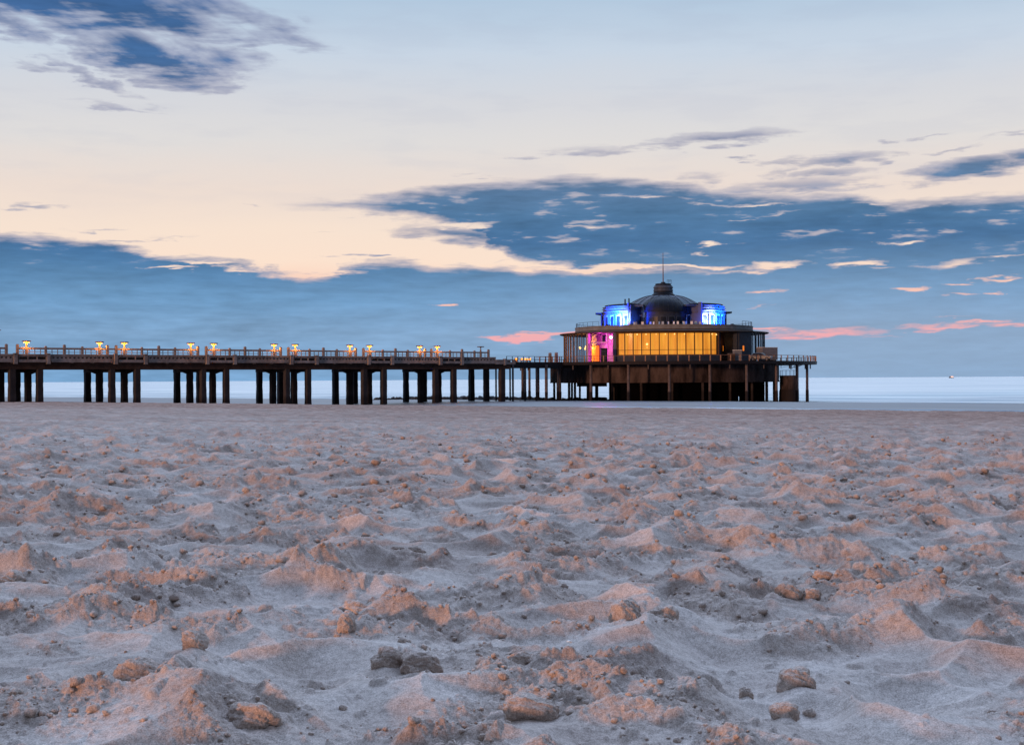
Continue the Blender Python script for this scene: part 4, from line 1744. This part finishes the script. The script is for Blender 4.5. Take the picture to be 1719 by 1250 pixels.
def NOISE(scale, detail, sx, sy, off=0, rough=.55, rot=0, dist=0.):
    cb_ = N.new('ShaderNodeCombineXYZ')
    lnk(nt, az, cb_.inputs[0])
    lnk(nt, el, cb_.inputs[1])
    mp = N.new('ShaderNodeMapping')
    mp.inputs['Location'].default_value = (off, off * .7, off * .3)
    mp.inputs['Rotation'].default_value = (0, 0, R(rot))
    mp.inputs['Scale'].default_value = (sx, sy, 1)
    # rotate first, then stretch
    mr = N.new('ShaderNodeMapping')
    mr.inputs['Rotation'].default_value = (0, 0, R(rot))
    lnk(nt, cb_.outputs[0], mr.inputs[0])
    mp.inputs['Rotation'].default_value = (0, 0, 0)
    lnk(nt, mr.outputs[0], mp.inputs[0])
    n = N.new('ShaderNodeTexNoise')
    n.noise_dimensions = '2D'
    n.inputs['Scale'].default_value = scale
    n.inputs['Detail'].default_value = detail
    n.inputs['Roughness'].default_value = rough
    n.inputs['Distortion'].default_value = dist
    lnk(nt, mp.outputs[0], n.inputs['Vector'])
    return n.outputs['Fac']


# noises: horizontally drawn out cloud texture
n_big = NOISE(1, 6, .16, .75, 3.1, .58)
n_mid = NOISE(1, 5, .30, 1.9, 9.7, .55)
n_fin = NOISE(1, 3, .9, 5.5, 21.3, .5)
n_warp = NOISE(1, 4, .7, 1.8, 33.0, .6)
nb = M_('SUBTRACT', n_big, .5)
nm = M_('SUBTRACT', n_mid, .5)
nf = M_('SUBTRACT', n_fin, .5)
nw = M_('SUBTRACT', n_warp, .5)
azw = M_('ADD', az, M_('MULTIPLY', nw, 2.2))
elw = M_('ADD', el, M_('ADD', M_('MULTIPLY', nm, .8), M_('MULTIPLY', nf, .22)))
cbw = N.new('ShaderNodeCombineXYZ')
lnk(nt, azw, cbw.inputs[0])
lnk(nt, elw, cbw.inputs[1])


LAST = [None]


def ELL(px, py, rx, ry, rot=0, s=1.):
    """soft ellipse in the sky, 1 in the middle to 0 at the rim (can go negative)"""
    a, e = ae(px, py)
    mp = N.new('ShaderNodeMapping')
    mp.vector_type = 'TEXTURE'
    mp.inputs['Location'].default_value = (a, e, 0)
    mp.inputs['Rotation'].default_value = (0, 0, R(rot))
    mp.inputs['Scale'].default_value = (rx / F * DEG, ry / F * DEG, 1)
    if LAST[0] is None:
        lnk(nt, cbw.outputs[0], mp.inputs[0])
    else:                                   # evaluated one after the other (keeps the shader small)
        ch = N.new('ShaderNodeVectorMath')
        ch.operation = 'MULTIPLY_ADD'
        lnk(nt, LAST[0], ch.inputs[0])
        ch.inputs[1].default_value = (1e-6, 1e-6, 1e-6)
        lnk(nt, cbw.outputs[0], ch.inputs[2])
        lnk(nt, ch.outputs[0], mp.inputs[0])
    vl = N.new('ShaderNodeVectorMath')
    vl.operation = 'LENGTH'
    lnk(nt, mp.outputs[0], vl.inputs[0])
    n = N.new('ShaderNodeMapRange')
    n.inputs[1].default_value = 1.25
    n.inputs[2].default_value = .15
    n.inputs[3].default_value = 0
    n.inputs[4].default_value = s
    lnk(nt, vl.outputs['Value'], n.inputs[0])
    return n.outputs[0]


def CURVE(pts):
    """azimuth -> elevation (deg), hand drawn in photo pixels"""
    fc = N.new('ShaderNodeFloatCurve')
    cm = fc.mapping
    cv = cm.curves[0]
    P = []
    for px, py in pts:
        a, e = ae(px, py)
        P.append(((a + 24) / 48, e / 24))
    cm.use_clip = True
    while len(cv.points) < len(P):
        cv.points.new(.5, .5)
    for q, (x, y) in zip(cv.points, sorted(P)):
        q.location = (x, y)
        q.handle_type = 'AUTO_CLAMPED'
    cm.update()
    t = M_('MULTIPLY', M_('ADD', azw, 24.), 1 / 48., clamp=True)
    lnk(nt, t, fc.inputs['Value'])
    return M_('MULTIPLY', fc.outputs[0], 24.)


top1 = CURVE([(-120, 392), (0, 396), (120, 401), (200, 411), (260, 424), (340, 432), (420, 442), (500, 461), (550, 461), (590, 444), (650, 438), (720, 443), (800, 448), (900, 452), (1100, 450), (1330, 446), (1500, 440), (1900, 440)])
top2 = CURVE([(430, 344), (500, 338), (600, 334), (700, 320), (780, 311), (880, 303), (1000, 300), (1100, 306), (1200, 318), (1300, 326), (1420, 326), (1520, 340), (1600, 334), (1720, 330), (1900, 328)])
bot2 = CURVE([(430, 342), (500, 348), (600, 352), (660, 360), (720, 372), (800, 397), (830, 418), (880, 442), (930, 456), (1100, 462), (1250, 466), (1400, 495), (1500, 520), (1900, 560)])
ed1 = M_('ADD', M_('SUBTRACT', top1, elw), M_('MULTIPLY', nb, .5))
b1 = SS(ed1, -.14, .32)
e2a = M_('SUBTRACT', top2, elw)
e2b = M_('SUBTRACT', elw, bot2)
b2 = SS(M_('MINIMUM', e2a, e2b), -.22, .40)
b2 = M_('MULTIPLY', b2, SS(az, ae(440, 340)[0], ae(620, 340)[0]))
# thinning inside the upper bank
thin = SS(M_('ADD', nm, M_('MULTIPLY', nf, .6)), .12, .34)
cl = M_('MAXIMUM', b1, b2)
hi_ = SS(el, ae(860, 470)[1], ae(860, 400)[1])
cl = M_('MULTIPLY', cl, M_('SUBTRACT', 1., M_('MULTIPLY', M_('MULTIPLY', thin, hi_), .45)))
cl0 = cl

clouds = [  # upper sky wisps and patches: px, py, rx, ry, rot, strength
    (130, 0, 340, 50, -4, 1.5), (20, 45, 90, 22, -20, .8), (255, 98, 130, 40, -12, 1.6), (330, 108, 130, 32, 8, .75), (430, 78, 110, 14, 7, .6), (330, 40, 220, 22, -8, .8), (150, 128, 120, 11, -22, .6),
    (190, 178, 90, 6, -6, .45), (60, 110, 70, 8, -8, .4), (60, 346, 48, 5, 0, .6), (1210, 232, 130, 13, 3, .85), (1110, 247, 80, 8, 3, .65), (1000, 252, 110, 7, 0, .4), (1240, 266, 26, 7, 0, .7),
    (1430, 266, 90, 10, 3, .8), (1320, 270, 70, 6, 0, .5), (1390, 293, 80, 12, 3, .75), (1310, 290, 40, 14, 20, .35), (1180, 298, 50, 14, 0, .4), (1330, 312, 160, 12, 2, .7), (1640, 282, 115, 17, 4, 1.4),
    (1720, 262, 60, 14, 8, 1.1), (1600, 252, 60, 5, 6, .45), (1560, 226, 50, 4, 6, .35), (1700, 222, 60, 5, 6, .4), (1500, 236, 20, 5, 0, .4), (1560, 310, 40, 6, 0, .45),
    (880, 264, 40, 4, 0, .4), (800, 297, 40, 3, 0, .35), (600, 424, 30, 3, 0, .5), (560, 430, 26, 3, 0, .4), (420, 345, 30, 2.5, 0, .3), (300, 400, 60, 3, 0, .35), (170, 386, 60, 3, 0, .4), (200, 403, 60, 3, 0, .5),
    (640, 425, 22, 4, 0, .7), (860, 440, 50, 3, 0, .4), (780, 395, 130, 18, -3, 1.1), (640, 362, 60, 6, -4, .5), (700, 400, 40, 5, 0, .6), (540, 392, 40, 2.5, 0, .3)]
acc = None
for c in clouds:
    e_ = ELL(*c)
    acc = e_ if acc is None else M_('MAXIMUM', acc, e_)
    LAST[0] = acc
n_rot = NOISE(1, 4, .30, 1.25, 51., .5, rot=24)
nr = M_('MULTIPLY', M_('SUBTRACT', n_rot, .5), 1.5)
hs = SS(el, 10.5, 12.5)
accn = M_('ADD', M_('ADD', acc, M_('MULTIPLY', M_('MULTIPLY', hs, SS(acc, .0, .2)), nr)), M_('MULTIPLY', M_('ADD', M_('MULTIPLY', nm, 1.1), M_('MULTIPLY', nf, .7)), .9))
accn = M_('MULTIPLY', accn, SS(acc, 0.02, .3))
cl2 = SS(accn, -.05, 1.25)
cl = M_('MAXIMUM', cl, cl2)

gaps = [  # openings where the afterglow shows through
    (770, 378, 95, 7, 2, 1.2), (980, 376, 40, 5, 0, .6), (690, 373, 50, 5, 0, .7), (900, 445, 75, 9, 2, 1.3), (1000, 450, 170, 6.5, 0, 1.5), (1130, 449, 140, 5, 1, 1.4), (1190, 407, 26, 5, 0, 1.3), (1182, 426, 24, 3.5, 0, .9), (1250, 410, 50, 3, 0, .4),
    (1300, 446, 58, 8, 3, 1.2), (1250, 455, 60, 4, 2, .8), (1440, 442, 56, 8, 3, 1.3), (1490, 450, 40, 5, 0, .7), (1520, 405, 40, 4.5, 3, 1.1), (1610, 440, 75, 9, 3, .8), (1680, 467, 40, 4, 2, 1.1), (1615, 474, 28, 4, 0, 1.),
    (1527, 480, 28, 5, 0, 1.1), (1615, 495, 42, 4, 2, .9), (1280, 485, 30, 4, 2, .9), (1280, 513, 36, 3, 0, .6), (1675, 490, 18, 4, 0, .9), (1690, 430, 40, 4, 0, .7), (740, 514, 22, 3.2, -3, 1.4), (545, 459, 75, 8, 2, 1.4), (470, 447, 60, 6, -3, 1.2), (340, 441, 66, 5, -3, 1.3), (290, 450, 50, 4, -2, 1.2), (400, 450, 60, 4, -2, .9),
    (400, 432, 80, 4, 0, .6), (430, 512, 20, 4, 0, .35), (1100, 457, 60, 3, 0, .5), (1190, 342, 60, 4, 0, .6), (1270, 343, 60, 4, 0, .9), (1310, 357, 70, 3.5, 3, .5), (1100, 330, 100, 5, -6, .7), (1240, 368, 30, 3, 0, .6), (1470, 345, 50, 4, 0, .7), (1580, 345, 40, 5, 0, .7), (1470, 358, 30, 3, 0, .5),
    (1365, 561, 118, 8, 1, 1.15), (1280, 557, 60, 3.5, 0, 1.1), (1580, 549, 90, 6, 3, 1.0), (1640, 539, 70, 4, 4, 1.), (1700, 544, 60, 7, 0, .95), (1480, 564, 40, 2.5, 0, .6), (1600, 532, 60, 2.5, 3, .6), (880, 565, 85, 6, 0, 1.9), (960, 560, 60, 6, 0, 1.6), (900, 558, 50, 3, 2, .9), (1580, 566, 40, 3, 0, .3)]
gac = None
for g in gaps:
    g = (g[0], g[1], g[2], g[3] * .8, g[4], g[5])
    e_ = ELL(*g)
    gac = e_ if gac is None else M_('MAXIMUM', gac, e_)
    LAST[0] = gac
gn = M_('ADD', gac, M_('MULTIPLY', M_('ADD', M_('MULTIPLY', nm, .7), nf), .8))
gn = M_('MULTIPLY', gn, SS(gac, .02, .3))
gap = SS(gn, .20, 1.05)
gap = M_('MULTIPLY', gap, .97)
cl = M_('MULTIPLY', cl, M_('SUBTRACT', 1., gap))

E = lambda y: ae(860, y)[1]
EM = 60.


def estop(y, col):
    return (E(y) / EM if y is not None else 1, col)


eln = M_('DIVIDE', M_('ADD', el, M_('MULTIPLY', nb, .8)), EM, clamp=True)
skyc = RAMP(eln, [(0, srgb(238, 168, 178)), (E(575) / EM, srgb(242, 170, 178)), (E(530) / EM, srgb(248, 188, 178)), (E(480) / EM, srgb(250, 205, 185)), (E(445) / EM, srgb(252, 226, 206)), (E(390) / EM, srgb(247, 226, 209)),
                  (E(320) / EM, srgb(236, 220, 210)), (E(240) / EM, srgb(223, 220, 219)), (E(170) / EM, srgb(213, 215, 221)), (E(90) / EM, srgb(200, 213, 228)), (E(0) / EM, srgb(178, 200, 222)), (.5, srgb(166, 188, 216)), (.75, srgb(156, 180, 214)), (1, srgb(150, 174, 212))])
# greyer and bluer to the right at the top
elc = M_('DIVIDE', M_('ADD', el, M_('MULTIPLY', nb, 1.2)), EM, clamp=True)
clc = RAMP(elc, [(0, srgb(122, 166, 208)), (E(600) / EM, srgb(126, 166, 205)), (E(560) / EM, srgb(126, 163, 200)), (E(500) / EM, srgb(108, 153, 195)), (E(450) / EM, srgb(84, 128, 170)), (E(410) / EM, srgb(66, 110, 155)), (E(360) / EM, srgb(80, 120, 160)),
                 (E(300) / EM, srgb(94, 124, 160)), (E(250) / EM, srgb(100, 120, 156)), (E(100) / EM, srgb(66, 104, 152)), (E(0) / EM, srgb(62, 100, 150)), (.6, srgb(120, 145, 185)), (1, srgb(120, 145, 190))])
cv_ = M_('ADD', 1., M_('ADD', M_('ADD', M_('MULTIPLY', nm, .42), M_('MULTIPLY', nf, .30)), M_('MULTIPLY', nb, .45)))
cvn = N.new('ShaderNodeCombineXYZ')
for i in range(3):
    lnk(nt, cv_, cvn.inputs[i])
clc = MIX(1.0, clc, cvn.outputs[0], 'MULTIPLY')
# paler haze toward lower right
azr = SS(az, -14, 16)
lowr = M_('MULTIPLY', azr, SS(el, 6.5, 0.))
clc = MIX(M_('MULTIPLY', lowr, .65), clc, srgb(152, 174, 202))
# lavender rims
rim = M_('MULTIPLY', M_('MULTIPLY', cl, M_('SUBTRACT', 1., cl)), 4.)
colr = MIX(cl, skyc, clc)
colr = MIX(M_('MULTIPLY', rim, .30), colr, srgb(176, 168, 190))
veil = M_('MULTIPLY', M_('MULTIPLY', SS(M_('ADD', nb, M_('MULTIPLY', nm, .6)), -.05, .22), SS(el, 5.5, 9.)), .10)
colr = MIX(M_('MULTIPLY', veil, M_('SUBTRACT', 1., cl)), colr, srgb(176, 180, 200))
# plain sky outside the part of the heavens that holds the drawn clouds
col0 = MIX(cl0, skyc, clc)
# Nishita dusk sky, faint, for the part behind the beach
sky = N.new('ShaderNodeTexSky')
sky.sky_type = 'NISHITA'
sky.sun_disc = False
sky.sun_elevation = R(3.6)
sky.sun_rotation = R(222)
skm = MIX(1.0, sky.outputs[0], (.003, .003, .003, 1), 'MULTIPLY')
dusk = N.new('ShaderNodeMapRange')        # the heavens darken away from the afterglow over the sea
dusk.inputs[1].default_value = -.05
dusk.inputs[2].default_value = .80
dusk.inputs[3].default_value = .15
dusk.inputs[4].default_value = 1.0
lnk(nt, sep.outputs[1], dusk.inputs[0])
dv = N.new('ShaderNodeCombineXYZ')
for i in range(3):
    lnk(nt, dusk.outputs[0], dv.inputs[i])
high = N.new('ShaderNodeMapRange')        # unseen sky above the view, boosted to brighten the sand
high.inputs[1].default_value = 19
high.inputs[2].default_value = 38
high.inputs[3].default_value = 1
high.inputs[4].default_value = 5.9
lnk(nt, el, high.inputs[0])
dv2 = N.new('ShaderNodeCombineXYZ')
for i in range(3):
    lnk(nt, high.outputs[0], dv2.inputs[i])
col0 = MIX(1.0, col0, dv2.outputs[0], 'MULTIPLY')
col0 = MIX(1.0, MIX(1.0, col0, dv.outputs[0], 'MULTIPLY'), skm, 'ADD')
fin = MIX(1.0, colr, skm, 'ADD')
bg2 = N.new('ShaderNodeBackground')
lnk(nt, fin, bg.inputs['Color'])
lnk(nt, col0, bg2.inputs['Color'])
win = M_('MULTIPLY', M_('MULTIPLY', M_('GREATER_THAN', az, -27.), M_('LESS_THAN', az, 27.)), M_('LESS_THAN', el, 21.))
mxs = N.new('ShaderNodeMixShader')
lnk(nt, win, mxs.inputs[0])
lnk(nt, bg2.outputs[0], mxs.inputs[1])
lnk(nt, bg.outputs[0], mxs.inputs[2])
lnk(nt, mxs.outputs[0], N['World Output'].inputs['Surface'])

# ------------------------------------------------------------------ one warm low directional lamp standing in for the promenade street lights
sd = bpy.data.lights.new('promenade_light', 'SUN')
sd.energy = 2.3
sd.angle = R(4)
sd.color = (1, .50, .27)
promenade_light = bpy.data.objects.new('promenade_light', sd)
C.objects.link(promenade_light)
se, sa_ = R(3.8), R(222)      # elevation, compass bearing of the lamp
d = Vector((sin(sa_) * cos(se), cos(sa_) * cos(se), sin(se)))
promenade_light.rotation_euler = d.to_track_quat('Z', 'Y').to_euler()

vsn = scene.view_settings
scene.display_settings.display_device = 'sRGB'
vsn.view_transform = 'Standard'
vsn.look = 'None'
vsn.exposure = 0
vsn.gamma = 1
scene.render.engine = 'CYCLES'
scene.cycles.max_bounces = 3
scene.cycles.transparent_max_bounces = 8
